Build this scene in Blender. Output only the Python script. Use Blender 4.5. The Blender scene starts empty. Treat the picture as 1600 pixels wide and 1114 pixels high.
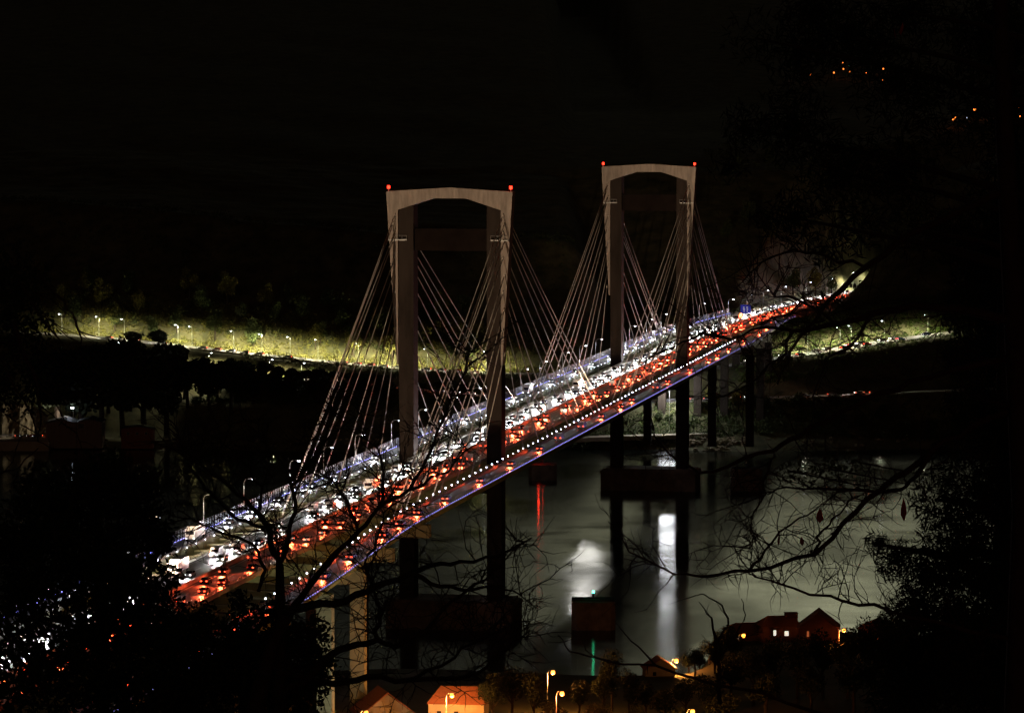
import bpy, math, random
import numpy as np
from mathutils import Vector, Matrix
R = math.radians
random.seed(7)
NR = np.random.default_rng(7)
SC = bpy.context.scene
COL = SC.collection

# ------------------------------------------------------------------ camera
F = 5973.0; YH = 145.0
TH = math.atan(1100 / F); PITCH = math.atan((557 - YH) / F)
FW = np.array([-math.sin(TH), math.cos(TH), 0.0]); RT = np.array([math.cos(TH), math.sin(TH), 0.0])
UPV = np.array([0, 0, 1.0])
CAM = -1127 * FW + 17.7 * RT; CAM[2] = 158.0
F3 = FW * math.cos(PITCH) - UPV * math.sin(PITCH); U3 = FW * math.sin(PITCH) + UPV * math.cos(PITCH)
cd = bpy.data.cameras.new('camera'); cam = bpy.data.objects.new('camera', cd); COL.objects.link(cam)
cam.location = CAM; cam.rotation_euler = (math.pi / 2 - PITCH, 0, TH)
cd.sensor_width = 36; cd.lens = F / 1600 * 36; cd.clip_start = 1; cd.clip_end = 20000
SC.camera = cam

def at(px, py, z=None, d=None):
    r = F3 * F + RT * (px - 800) - U3 * (py - 557)
    t = (z - CAM[2]) / r[2] if z is not None else d / float(r @ FW)
    return CAM + r * t
def dl(d, l, z=0.0):
    p = CAM + FW * d + RT * l; return (float(p[0]), float(p[1]), z)
def lof(px, d): return (px - 800) / F * d

# ------------------------------------------------------------------ world, moon, exposure
SC.view_settings.view_transform = 'Standard'; SC.view_settings.look = 'None'
SC.view_settings.exposure = 0; SC.view_settings.gamma = 1
W = bpy.data.worlds.new('World'); SC.world = W; W.use_nodes = True
nt = W.node_tree; nt.nodes.clear()
out = nt.nodes.new('ShaderNodeOutputWorld'); bg = nt.nodes.new('ShaderNodeBackground')
tc = nt.nodes.new('ShaderNodeTexCoord'); nz = nt.nodes.new('ShaderNodeTexNoise')
mp = nt.nodes.new('ShaderNodeMapping'); mp.inputs['Scale'].default_value = (1, 1, 5)
nt.links.new(tc.outputs['Generated'], mp.inputs[0]); nt.links.new(mp.outputs[0], nz.inputs['Vector'])
nz.inputs['Scale'].default_value = 16; nz.inputs['Detail'].default_value = 5
def vdir(px, elev):
    a = (px - 800) / F
    v = FW * math.cos(a) + RT * math.sin(a)
    return (v[0] * math.cos(R(elev)), v[1] * math.cos(R(elev)), math.sin(R(elev)))
def lobe(direction, c0, c1, powr):
    d = nt.nodes.new('ShaderNodeVectorMath'); d.operation = 'DOT_PRODUCT'; d.inputs[1].default_value = direction
    nt.links.new(tc.outputs['Generated'], d.inputs[0])
    m = nt.nodes.new('ShaderNodeMapRange'); m.inputs['From Min'].default_value = c0; m.inputs['From Max'].default_value = c1
    m.clamp = True; nt.links.new(d.outputs['Value'], m.inputs['Value'])
    p = nt.nodes.new('ShaderNodeMath'); p.operation = 'POWER'; p.inputs[1].default_value = powr
    nt.links.new(m.outputs[0], p.inputs[0]); return p.outputs[0]
def vmul(a, colour):
    m = nt.nodes.new('ShaderNodeVectorMath'); m.operation = 'SCALE'; m.inputs[0].default_value = colour
    nt.links.new(a, m.inputs['Scale']); return m.outputs[0]
def vadd(a, b):
    m = nt.nodes.new('ShaderNodeVectorMath'); m.operation = 'ADD'
    nt.links.new(a, m.inputs[0]); nt.links.new(b, m.inputs[1]); return m.outputs[0]
def smul(a, b):
    m = nt.nodes.new('ShaderNodeMath'); m.operation = 'MULTIPLY'
    nt.links.new(a, m.inputs[0]); nt.links.new(b, m.inputs[1]); return m.outputs[0]
cl = nt.nodes.new('ShaderNodeMapRange'); cl.inputs['From Min'].default_value = 0.35; cl.inputs['From Max'].default_value = 0.65
nt.links.new(nz.outputs['Fac'], cl.inputs['Value'])
MOON_PX, MOON_EL = 915, 8.4
g1 = smul(lobe(vdir(1150, 17), 0.975, 1.0, 1.5), cl.outputs[0])
g2 = lobe(vdir(1235, 11.5), 0.9955, 1.0, 1.2)
base = nt.nodes.new('ShaderNodeRGB'); base.outputs[0].default_value = (0.0004, 0.0002, 0.00015, 1)
sx = nt.nodes.new('ShaderNodeSeparateXYZ'); nt.links.new(tc.outputs['Generated'], sx.inputs[0])
ele = nt.nodes.new('ShaderNodeMapRange'); ele.interpolation_type = 'SMOOTHSTEP'; ele.inputs['From Min'].default_value = math.sin(R(2.5)); ele.inputs['From Max'].default_value = math.sin(R(6.5)); nt.links.new(sx.outputs['Z'], ele.inputs['Value'])
g1 = smul(g1, ele.outputs[0]); g2 = smul(g2, ele.outputs[0]); cl2 = nt.nodes.new('ShaderNodeMapRange'); cl2.inputs['From Min'].default_value = 0.35; cl2.inputs['From Max'].default_value = 0.65; cl2.inputs['To Min'].default_value = 0.35; cl2.inputs['To Max'].default_value = 1.25; nt.links.new(nz.outputs['Fac'], cl2.inputs['Value']); g2 = smul(g2, cl2.outputs[0])
city = lobe((-vdir(800, 0)[0], -vdir(800, 0)[1], 0.15), 0.8, 1.0, 1.0)
tot = vadd(vmul(city, (0.09, 0.052, 0.03)), vadd(vadd(vmul(g1, (0.16, 0.16, 0.115)), vmul(g2, (1.15, 1.15, 0.72))), base.outputs[0]))
nt.links.new(tot, bg.inputs['Color']); bg.inputs['Strength'].default_value = 1.0
nt.links.new(bg.outputs[0], out.inputs[0])

sl = bpy.data.lights.new('moon', 'SUN'); sun = bpy.data.objects.new('moon', sl); COL.objects.link(sun)
sl.energy = 0.0016; sl.angle = R(0.4); sl.color = (1.0, 0.97, 0.9)
sun.rotation_euler = Vector(vdir(MOON_PX, MOON_EL)).to_track_quat('Z', 'Y').to_euler()

# ------------------------------------------------------------------ materials
def mat(name, col, rough=0.8, metal=0.0, noise=0.0, nscale=1.0, emit=None, estr=0.0, bump=0.0, stretch=(1, 1, 1), spec=0.5, col2=None, coords='Object'):
    m = bpy.data.materials.new(name); m.use_nodes = True
    t = m.node_tree; b = t.nodes['Principled BSDF']
    b.inputs['Base Color'].default_value = (*col, 1); b.inputs['Roughness'].default_value = rough
    b.inputs['Metallic'].default_value = metal; b.inputs['Specular IOR Level'].default_value = spec
    if emit:
        b.inputs['Emission Color'].default_value = (*emit, 1); b.inputs['Emission Strength'].default_value = estr
    if noise or bump:
        c = t.nodes.new('ShaderNodeTexCoord'); mpn = t.nodes.new('ShaderNodeMapping'); mpn.inputs['Scale'].default_value = stretch
        n = t.nodes.new('ShaderNodeTexNoise'); n.inputs['Scale'].default_value = nscale; n.inputs['Detail'].default_value = 6
        n.inputs['Roughness'].default_value = 0.65
        if coords == 'World':
            g = t.nodes.new('ShaderNodeNewGeometry'); t.links.new(g.outputs['Position'], mpn.inputs[0])
        else:
            t.links.new(c.outputs[coords], mpn.inputs[0])
        t.links.new(mpn.outputs[0], n.inputs['Vector'])
        if noise:
            r = t.nodes.new('ShaderNodeValToRGB')
            r.color_ramp.elements[0].position = 0.3; r.color_ramp.elements[1].position = 0.7
            a = col2 if col2 else tuple(x * (1 - noise) for x in col)
            r.color_ramp.elements[0].color = (*a, 1)
            r.color_ramp.elements[1].color = (*(tuple(min(1, x * (1 + noise)) for x in col) if not col2 else col), 1)
            t.links.new(n.outputs['Fac'], r.inputs[0]); t.links.new(r.outputs[0], b.inputs['Base Color'])
        if bump:
            bp = t.nodes.new('ShaderNodeBump'); bp.inputs['Strength'].default_value = bump; bp.inputs['Distance'].default_value = 0.3
            t.links.new(n.outputs['Fac'], bp.inputs['Height']); t.links.new(bp.outputs[0], b.inputs['Normal'])
    return m
M = {}
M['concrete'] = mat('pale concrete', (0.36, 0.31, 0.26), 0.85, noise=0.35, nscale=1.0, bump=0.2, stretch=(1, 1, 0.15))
M['shade_concrete'] = mat('shade toned concrete', (0.042, 0.033, 0.027), 0.9, noise=0.35, nscale=0.3, stretch=(1, 1, 0.2), spec=0.05)  # shade on the unlit pylon legs, put into the base colour
M['deep_shade_concrete'] = mat('deep shade toned concrete', (0.014, 0.010, 0.008), 0.95, noise=0.35, nscale=0.3, spec=0.03)  # unlit look of the upper crossbeam, put in as near-black colour
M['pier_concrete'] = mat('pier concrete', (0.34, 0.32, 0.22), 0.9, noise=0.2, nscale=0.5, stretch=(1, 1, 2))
M['footing'] = mat('wet footing concrete', (0.17, 0.12, 0.09), 0.8, noise=0.4, nscale=0.3, spec=0.1)
M['asphalt'] = mat('asphalt', (0.11, 0.108, 0.105), 0.45, noise=0.25, nscale=0.4, stretch=(3, 0.05, 1), spec=0.5)
M['marking'] = mat('road paint', (0.75, 0.75, 0.72), 0.6)
M['girder'] = mat('green grey steel girder', (0.38, 0.42, 0.22), 0.6, noise=0.3, nscale=0.2)
M['barrier'] = mat('barrier concrete', (0.42, 0.40, 0.30), 0.85, noise=0.3, nscale=0.5)
M['rail'] = mat('galvanised railing', (0.45, 0.46, 0.55), 0.45, metal=0.3)
M['darkrail'] = mat('dark steel rail', (0.06, 0.06, 0.07), 0.5, metal=0.5)
M['cable'] = mat('stay cable sheath', (0.78, 0.74, 0.66), 0.5, noise=0.25, nscale=0.05)
M['steel'] = mat('galvanised pole', (0.5, 0.52, 0.5), 0.45, metal=0.2)
M['blue_led'] = mat('blue led strip', (0.1, 0.1, 0.3), emit=(0.36, 0.34, 1.0), estr=3.4)
M['stud'] = mat('white stud lamp glass', (0.8, 0.8, 0.9), emit=(0.72, 0.76, 1.0), estr=22)
M['head'] = mat('headlight glass', (0.9, 0.9, 0.9), emit=(1.0, 0.96, 0.93), estr=9)
M['tail'] = mat('tail light glass', (0.5, 0.02, 0.01), emit=(1.0, 0.06, 0.02), estr=12)
M['red_beacon'] = mat('red beacon glass', (0.6, 0.02, 0.01), emit=(1.0, 0.02, 0.008), estr=9)
M['green_beacon'] = mat('green beacon glass', (0.02, 0.5, 0.2), emit=(0.05, 1.0, 0.4), estr=16)
M['amber_beacon'] = mat('amber beacon glass', (0.5, 0.2, 0.02), emit=(1.0, 0.2, 0.04), estr=8)
M['lamp_white'] = mat('white lamp glass', (0.9, 0.9, 0.9), emit=(0.85, 0.9, 1.0), estr=14)
M['lamp_orange'] = mat('sodium lamp glass', (0.9, 0.5, 0.2), emit=(1.0, 0.30, 0.035), estr=7)
M['hill_orange'] = mat('distant orange lamp', (0.9, 0.5, 0.2), emit=(1.0, 0.22, 0.03), estr=3.5)
M['hill_white'] = mat('distant white lamp', (0.9, 0.9, 0.9), emit=(.7, .8, 1.0), estr=2)
M['hill_green'] = mat('distant green lamp', (0.2, 0.9, 0.4), emit=(.1, .9, .5), estr=1)
M['window_lit'] = mat('lit window', (0.9, 0.9, 0.85), emit=(1.0, 0.9, 0.72), estr=0.9)
M['window_red'] = mat('red lit window', (0.9, 0.3, 0.1), emit=(1.0, 0.25, 0.08), estr=0.25)
M['glass'] = mat('dark window glass', (0.02, 0.02, 0.025), 0.1)
M['soil'] = mat('hill soil', (0.05, 0.06, 0.022), 0.95, noise=1, col2=(0.10, 0.085, 0.05), nscale=0.06, bump=0.6, coords='World')
M['cut'] = mat('rocky cutting', (0.17, 0.155, 0.08), 0.95, noise=1, col2=(0.03, 0.034, 0.014), nscale=0.09, bump=1.0, coords='World')
M['road'] = mat('far asphalt', (0.16, 0.15, 0.145), 0.7, noise=0.2, nscale=0.2)
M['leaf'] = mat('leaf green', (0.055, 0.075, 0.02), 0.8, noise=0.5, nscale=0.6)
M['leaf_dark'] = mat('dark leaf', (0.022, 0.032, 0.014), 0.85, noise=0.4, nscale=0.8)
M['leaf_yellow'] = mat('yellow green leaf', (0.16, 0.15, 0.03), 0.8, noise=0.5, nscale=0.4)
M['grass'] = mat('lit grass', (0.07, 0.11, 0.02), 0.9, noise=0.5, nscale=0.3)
M['needle'] = mat('pine needle', (0.02, 0.026, 0.014), 0.8)
M['bark'] = mat('bark', (0.035, 0.024, 0.018), 0.9, noise=0.4, nscale=5, bump=0.4)
M['red_leaf'] = mat('dry red leaf', (0.35, 0.03, 0.015), 0.7)
M['roof'] = mat('clay roof tiles', (0.36, 0.12, 0.06), 0.85, noise=0.3, nscale=2.0, bump=0.5, stretch=(1, 4, 1))
M['wall'] = mat('rendered wall', (0.45, 0.36, 0.26), 0.9, noise=0.15, nscale=0.6)
M['wall_red'] = mat('reddish wall', (0.22, 0.08, 0.05), 0.9, noise=0.15, nscale=0.6)
M['shed'] = mat('shed cladding', (0.20, 0.14, 0.12), 0.8, noise=0.2, nscale=1.5, stretch=(1, 1, 0.1))
M['rock'] = mat('pale rock', (0.30, 0.24, 0.15), 0.95, noise=1, col2=(0.07, 0.06, 0.04), nscale=0.35, bump=1.0, coords='World')
M['quay'] = mat('quay concrete', (0.38, 0.32, 0.24), 0.9, noise=0.15, nscale=0.2)
M['sign_blue'] = mat('blue sign face', (0.01, 0.02, 0.30), 0.4, emit=(0.01, 0.03, 0.55), estr=0.25)
M['sign_white'] = mat('white sign lettering', (0.8, 0.8, 0.8), 0.5, emit=(1, 1, 1), estr=0.25)
_t = M['blue_led'].node_tree; _b = _t.nodes['Principled BSDF']; _g = _t.nodes.new('ShaderNodeNewGeometry'); _s = _t.nodes.new('ShaderNodeSeparateXYZ'); _t.links.new(_g.outputs['Position'], _s.inputs[0])
def _mth(op, a, b_=0.0):
    m = _t.nodes.new('ShaderNodeMath'); m.operation = op; _t.links.new(a, m.inputs[0]); m.inputs[1].default_value = b_; return m.outputs[0]
_t.links.new(_mth('MULTIPLY', _mth('LESS_THAN', _mth('FRACT', _mth('MULTIPLY', _s.outputs['Y'], 1 / 2.5)), 0.55), 2.9), _b.inputs['Emission Strength'])
PAINTS = [mat('car paint ' + n, c, 0.3, metal=0.2) for n, c in (('white', (.7, .7, .7)), ('silver', (.42, .43, .45)), ('black', (.015, .015, .018)), ('grey', (.12, .125, .13)), ('red', (.3, .02, .02)), ('blue', (.03, .06, .2)))]
PNAMES = ['white', 'silver', 'black', 'grey', 'red', 'blue']
M['tyre'] = mat('tyre rubber', (0.02, 0.02, 0.02), 0.9)

# water
wm = bpy.data.materials.new('dark estuary water'); wm.use_nodes = True
t = wm.node_tree; b = t.nodes['Principled BSDF']
b.inputs['Base Color'].default_value = (0.006, 0.009, 0.008, 1); b.inputs['Roughness'].default_value = 0.12
b.inputs['IOR'].default_value = 1.33; b.inputs['Specular IOR Level'].default_value = 0.8
g = t.nodes.new('ShaderNodeNewGeometry')
def wnoise(scale, stretch, detail):
    mpn = t.nodes.new('ShaderNodeMapping'); mpn.inputs['Rotation'].default_value = (0, 0, -TH); mpn.inputs['Scale'].default_value = stretch
    n = t.nodes.new('ShaderNodeTexNoise'); n.inputs['Scale'].default_value = scale; n.inputs['Detail'].default_value = detail
    t.links.new(g.outputs['Position'], mpn.inputs[0]); t.links.new(mpn.outputs[0], n.inputs['Vector']); return n
n1 = wnoise(0.7, (0.16, 1, 1), 4); n2 = wnoise(0.030, (0.7, 0.3, 1), 4)
n3 = wnoise(0.022, (0.6, 1, 1), 2)
b3 = t.nodes.new('ShaderNodeBump'); b3.inputs['Strength'].default_value = 0.6; b3.inputs['Distance'].default_value = 0.7; t.links.new(n3.outputs['Fac'], b3.inputs['Height'])
bp = t.nodes.new('ShaderNodeBump'); bp.inputs['Strength'].default_value = 0.12; bp.inputs['Distance'].default_value = 0.1; t.links.new(b3.outputs[0], bp.inputs['Normal'])
t.links.new(n1.outputs['Fac'], bp.inputs['Height']); t.links.new(bp.outputs[0], b.inputs['Normal'])
mr = t.nodes.new('ShaderNodeMapRange'); mr.inputs['From Min'].default_value = 0.38; mr.inputs['From Max'].default_value = 0.62
mr.inputs['To Min'].default_value = 0.07; mr.inputs['To Max'].default_value = 0.22
b.inputs['Anisotropic'].default_value = 0.95
tg = t.nodes.new('ShaderNodeCombineXYZ')
for k_ in range(3): tg.inputs[k_].default_value = float(FW[k_])
t.links.new(tg.outputs[0], b.inputs['Tangent'])
t.links.new(n2.outputs['Fac'], mr.inputs['Value']); t.links.new(mr.outputs[0], b.inputs['Roughness'])
M['water'] = wm

# ------------------------------------------------------------------ mesh helpers
class MB:
    def __init__(s): s.v = []; s.f = []; s.m = []
    def add(s, vs, fs, mi=0):
        o = len(s.v); s.v += [tuple(map(float, v)) for v in vs]; s.f += [tuple(i + o for i in f) for f in fs]; s.m += [mi] * len(fs)
    def box(s, x0, x1, y0, y1, z0, z1, mi=0):
        s.add([(x0, y0, z0), (x1, y0, z0), (x1, y1, z0), (x0, y1, z0), (x0, y0, z1), (x1, y0, z1), (x1, y1, z1), (x0, y1, z1)],
              [(0, 3, 2, 1), (4, 5, 6, 7), (0, 1, 5, 4), (1, 2, 6, 5), (2, 3, 7, 6), (3, 0, 4, 7)], mi)
    def prism(s, poly, y0, y1, mi=0):          # polygon in x,z extruded along y
        n = len(poly)
        s.add([(x, y0, z) for x, z in poly] + [(x, y1, z) for x, z in poly],
              [tuple(range(n)), tuple(range(2 * n - 1, n - 1, -1))] + [(i, i + n, (i + 1) % n + n, (i + 1) % n) for i in range(n)], mi)
    def tube(s, pts, rad, n=6, mi=0, cap=True):
        pts = [np.array(p, float) for p in pts]; k = len(pts)
        if not hasattr(rad, '__len__'): rad = [rad] * k
        vs = []
        for i, p in enumerate(pts):
            a = pts[min(i + 1, k - 1)] - pts[max(i - 1, 0)]; L = np.linalg.norm(a)
            a = a / L if L > 1e-9 else np.array([0, 0, 1.])
            u = np.cross(a, [0.31, 0.2, 0.93] if abs(a[2]) < 0.9 else [1, 0, 0]); u /= np.linalg.norm(u); w = np.cross(a, u)
            for j in range(n):
                an = 2 * math.pi * j / n; vs.append(p + (u * math.cos(an) + w * math.sin(an)) * rad[i])
        fs = [(i * n + j, i * n + (j + 1) % n, (i + 1) * n + (j + 1) % n, (i + 1) * n + j) for i in range(k - 1) for j in range(n)]
        if cap: fs += [tuple(range(n))[::-1], tuple((k - 1) * n + j for j in range(n))]
        s.add(vs, fs, mi)
    def build(s, name, mats, parent=None, smooth=False, loc=None):
        me = bpy.data.meshes.new(name); me.from_pydata(s.v, [], s.f)
        if not isinstance(mats, (list, tuple)): mats = [mats]
        for q in mats: me.materials.append(q)
        if len(mats) > 1: me.polygons.foreach_set('material_index', s.m)
        if smooth: me.polygons.foreach_set('use_smooth', [True] * len(me.polygons))
        me.update()
        o = bpy.data.objects.new(name, me); COL.objects.link(o)
        if parent is not None: o.parent = parent
        if loc is not None: o.location = loc
        return o
def tag(o, label=None, cat=None, group=None, kind=None):
    for k, v in (('label', label), ('category', cat), ('group', group), ('kind', kind)):
        if v: o[k] = v
    return o
def empty(name, loc=(0, 0, 0), rz=0.0, parent=None):
    o = bpy.data.objects.new(name, None); COL.objects.link(o); o.location = loc; o.rotation_euler = (0, 0, rz)
    o.empty_display_size = 0.5
    if parent is not None: o.parent = parent
    return o
def copy_tree(o, parent=None):
    c = o.copy(); COL.objects.link(c); c.parent = parent
    for ch in list(o.children): copy_tree(ch, c)
    return c
def npmesh(name, V, Q, m, parent=None, kind=None):
    """V (n,3) vertices, Q (k,4 or 3) faces"""
    me = bpy.data.meshes.new(name); k, c = Q.shape
    me.vertices.add(len(V)); me.vertices.foreach_set('co', V.astype(np.float32).ravel())
    me.loops.add(k * c); me.loops.foreach_set('vertex_index', Q.astype(np.int32).ravel())
    me.polygons.add(k); me.polygons.foreach_set('loop_start', np.arange(0, k * c, c, dtype=np.int32))
    me.materials.append(m); me.update(calc_edges=True); me.validate()
    o = bpy.data.objects.new(name, me); COL.objects.link(o)
    if parent is not None: o.parent = parent
    if kind: o['kind'] = kind
    return o
def cards(P, size, aspect=0.5, rng=NR):
    """leaf-shaped rhombus at each point, random orientation"""
    n = len(P); a = rng.normal(size=(n, 3)); a /= np.linalg.norm(a, axis=1)[:, None]
    c = rng.normal(size=(n, 3)); b_ = np.cross(a, c); b_ /= np.linalg.norm(b_, axis=1)[:, None] + 1e-9
    s = (size * rng.uniform(0.6, 1.3, n))[:, None]
    V = np.stack([P - a * s, P + b_ * s * aspect, P + a * s, P - b_ * s * aspect], 1).reshape(-1, 3)
    return V, np.arange(4 * n).reshape(-1, 4)
def blob_points(c, r, n, hollow=0.35, rng=NR):
    v = rng.normal(size=(n, 3)); v /= np.linalg.norm(v, axis=1)[:, None]
    rad = rng.uniform(hollow, 1.0, n) ** 0.6
    return np.array(c) + v * rad[:, None] * np.array(r)
def spot(name, loc, target, energy, color, size=60, blend=0.5, rad=0.3):
    L = bpy.data.lights.new(name, 'SPOT'); L.energy = energy; L.color = color; L.spot_size = R(size); L.spot_blend = blend; L.shadow_soft_size = rad
    o = bpy.data.objects.new(name, L); COL.objects.link(o); o.location = loc
    o.rotation_euler = (Vector(target) - Vector(loc)).to_track_quat('-Z', 'Y').to_euler(); return o
def point(name, loc, energy, color, rad=0.2, parent=None):
    L = bpy.data.lights.new(name, 'POINT'); L.energy = energy; L.color = color; L.shadow_soft_size = rad
    o = bpy.data.objects.new(name, L); COL.objects.link(o); o.location = loc
    if parent is not None: o.parent = parent
    return o

# ------------------------------------------------------------------ terrain and water (grids in distance / lateral)
def sst(a, b, x): x = np.clip((x - a) / (b - a), 0, 1); return x * x * (3 - 2 * x)
_ph = NR.uniform(0, 6.28, (14, 3))
def wob(d, l, sc):
    r = 0
    for i in range(14):
        k = 2 ** (i % 5) / sc; r = r + np.sin(d * k * math.cos(_ph[i, 0]) + l * k * math.sin(_ph[i, 0]) + _ph[i, 1]) / (1 + i % 5)
    return r / 4
def near_shore(l): return 1030 + 72 * sst(48, 60, l) - 6 * np.sin(l / 17)
def z_near(d, l):
    ds = near_shore(l)
    z = np.interp(ds - d, [-60, 0, 25, 130, 180, 530, 1000, 1060, 1400], [-14, 0, 5, 10.5, 13, 34, 150, 156, 170])
    z = z + wob(d, l, 40) * 0.8 * sst(10, 80, ds - d) * sst(-300, 250, d + 0 * l)
    return z
def far_shore(l): return 1690 + 8 * np.sin(l / 31 + 1) + 14 * sst(-150, -200, l) * 0
# far roads as (pixel, pixel, z) polylines -> world
LROAD = [(-40, 516, 1830), (95, 522, 1815), (190, 530, 1805), (320, 545, 1795), (430, 557, 1785), (520, 566, 1778), (620, 576, 1770), (760, 583, 1765), (900, 586, 1762)]
def poly(pts): return np.array([at(px, py, d=d) for px, py, d in pts])
def to_dl(p): v = p - CAM; return float(v @ FW), float(v @ RT)
def dense(P, step=6.0):
    o = []
    for a, b_ in zip(P[:-1], P[1:]):
        n = max(1, int(np.linalg.norm(b_ - a) / step))
        o += [a + (b_ - a) * i / n for i in range(n)]
    o.append(P[-1]); o = np.array(o)
    for _ in range(12): o[1:-1] = (o[:-2] + 2 * o[1:-1] + o[2:]) / 4
    return o
left_road = dense(poly(LROAD))
LOWROAD = [(380, 590, 1745), (520, 594, 1738), (640, 608, 1732), (760, 620, 1726), (880, 626, 1722), (1000, 627, 1720), (1150, 624, 1720), (1300, 618, 1722), (1430, 612, 1726), (1540, 608, 1730), (1700, 600, 1740)]
low_road = dense(poly(LOWROAD))
RAMP = [(1090, 578, 1745), (1140, 571, 1752), (1230, 558, 1765), (1330, 542, 1785), (1420, 528, 1805), (1500, 518, 1825), (1620, 505, 1850)]
ramp_road = dense(poly(RAMP))
# bridge centre line: straight then curving right on the far bank
BR = [np.array([0, y, 0.0]) for y in range(-560, 601, 10)]
for q in [(0.8, 660), (2.5, 720), (6, 780), (12, 850), (23, 920), (38, 1000), (56, 1090), (76, 1180), (100, 1280)]: BR.append(np.array([q[0], q[1], 0.0]))
BR = np.array(BR)
def zdeck(y): return 50.0 - 1.4 * sst(-250, -560, y) * 1.0 - 0.5 * sst(600, 900, y)
Bp = []
for a, b_ in zip(BR[:-1], BR[1:]):
    n = max(1, int(round(np.linalg.norm(b_ - a) / 10))); Bp += [a + (b_ - a) * i / n for i in range(n)]
Bp.append(BR[-1]); Bp = np.array(Bp)
k0 = int(np.argmax(Bp[:, 1] > 590))
for _ in range(20): Bp[k0:-1] = (Bp[k0 - 1:-2] + 2 * Bp[k0:-1] + Bp[k0 + 1:]) / 4
Bp[:, 2] = [zdeck(y) for y in Bp[:, 1]]
BT = np.gradient(Bp[:, :2], axis=0); BT /= np.linalg.norm(BT, axis=1)[:, None]
BN = np.stack([BT[:, 1], -BT[:, 0]], 1)         # to +x
def bpt(i, x, dz=0.0): return (Bp[i, 0] + BN[i, 0] * x, Bp[i, 1] + BN[i, 1] * x, Bp[i, 2] + dz)

nd, nl = 190, 150
dd = np.concatenate([np.linspace(1660, 2150, 120), np.geomspace(2165, 7500, 70)])
ll = np.linspace(-1, 1, nl)
TD, TL0 = np.meshgrid(dd, ll, indexing='ij')
TLT = TL0 * (TD * 0.16 + 60)
def z_far_base(d, l):
    x = d - far_shore(l); sh = 32 * (1 - sst(-172, -146, l)); x = np.maximum(x - sh, np.minimum(x, 3.4))
    z = np.interp(x, [-40, 0, 4, 10, 28, 60, 95, 150, 190, 260, 420, 800, 2000, 4200, 6000], [-10, -0.5, 3.4, 5.0, 17.5, 20, 23, 28, 34, 62, 116, 150, 205, 330, 340])
    z = z + wob(d, l, 45) * 3.0 * sst(150, 300, x) + wob(d, l, 300) * 16 * sst(300, 900, x)
    z = z + 90 * sst(900, 2200, x) * sst(-120, -420, l) * 0.5
    return z
def carve(Z, D, L, road, w, fall=16):
    P = np.array([to_dl(p) for p in road]); zz = road[:, 2]
    d2 = (D[..., None] - P[:, 0]) ** 2 + (L[..., None] - P[:, 1]) ** 2
    k = d2.argmin(-1); dist = np.sqrt(np.take_along_axis(d2, k[..., None], -1)[..., 0])
    wgt = 1 - sst(w, w + fall, dist)
    return Z * (1 - wgt) + (zz[k] - 0.35) * wgt
bridge_land = np.array([bpt(i, 0) for i in range(len(Bp)) if Bp[i, 1] > 690])
def z_far(d, l):
    d = np.asarray(d, float); l = np.asarray(l, float)
    Z = z_far_base(d, l)
    for road, up_, cap_, l0, l1 in ((left_road, .62, 58, -900, 25), (ramp_road, .34, 13, 105, 400)):
        Q = np.array([to_dl(p) for p in road]); o_ = np.argsort(Q[:, 1]); dr = np.interp(l, Q[o_, 1], Q[o_, 0]); zr = np.interp(l, Q[o_, 1], road[o_, 2])
        x = d - dr; prof = np.where(x < 0, zr + (x + 7) * .5, zr + np.minimum(np.maximum(x - 8, 0) * up_, cap_) + wob(d, l, 22) * 1.6 * sst(10, 30, x) + np.maximum(x - 120, 0) * .12)
        wt = sst(l0 - 60, l0, l) * (1 - sst(l1, l1 + 60, l)); Z = np.maximum(Z, prof * wt - 30 * (1 - wt))
    Z = Z + 15 * np.exp(-((l - 205) / 24) ** 2 - ((d - 1912) / 17) ** 2)
    Z = carve(Z, d, l, low_road, 5, 9)
    Z = carve(Z, d, l, ramp_road, 8, 10)
    Z = carve(Z, d, l, left_road, 9, 14)
    Z = carve(Z, d, l, bridge_land, 18, 16)
    return Z
TZ = z_far(TD, TLT)
def grid_obj(name, D, L, Z, m):
    P = CAM[None, None, :] + FW * D[..., None] + RT * L[..., None]; P[..., 2] = Z
    a, c = D.shape; idx = np.arange(a * c).reshape(a, c)
    Q = np.stack([idx[:-1, :-1], idx[:-1, 1:], idx[1:, 1:], idx[1:, :-1]], -1).reshape(-1, 4)
    o = npmesh(name, P.reshape(-1, 3), Q, m); o.data.polygons.foreach_set('use_smooth', [True] * len(Q)); o['kind'] = 'structure'; return o
grid_obj('hillside', TD, TLT, TZ, M['cut'])
nd_ = np.concatenate([np.linspace(-160, 850, 70), np.linspace(860, 1150, 60)])
ND, NL0 = np.meshgrid(nd_, ll[::2], indexing='ij'); NLT = NL0 * (np.abs(ND) * 0.25 + 120)
grid_obj('near_bank', ND, NLT, z_near(ND, NLT), M['soil'])
w = MB(); w.add([dl(900, -3000), dl(900, 3000), dl(1760, 3000), dl(1760, -3000)], [(0, 1, 2, 3)]); w.build('water', M['water'])['kind'] = 'structure'

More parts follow.
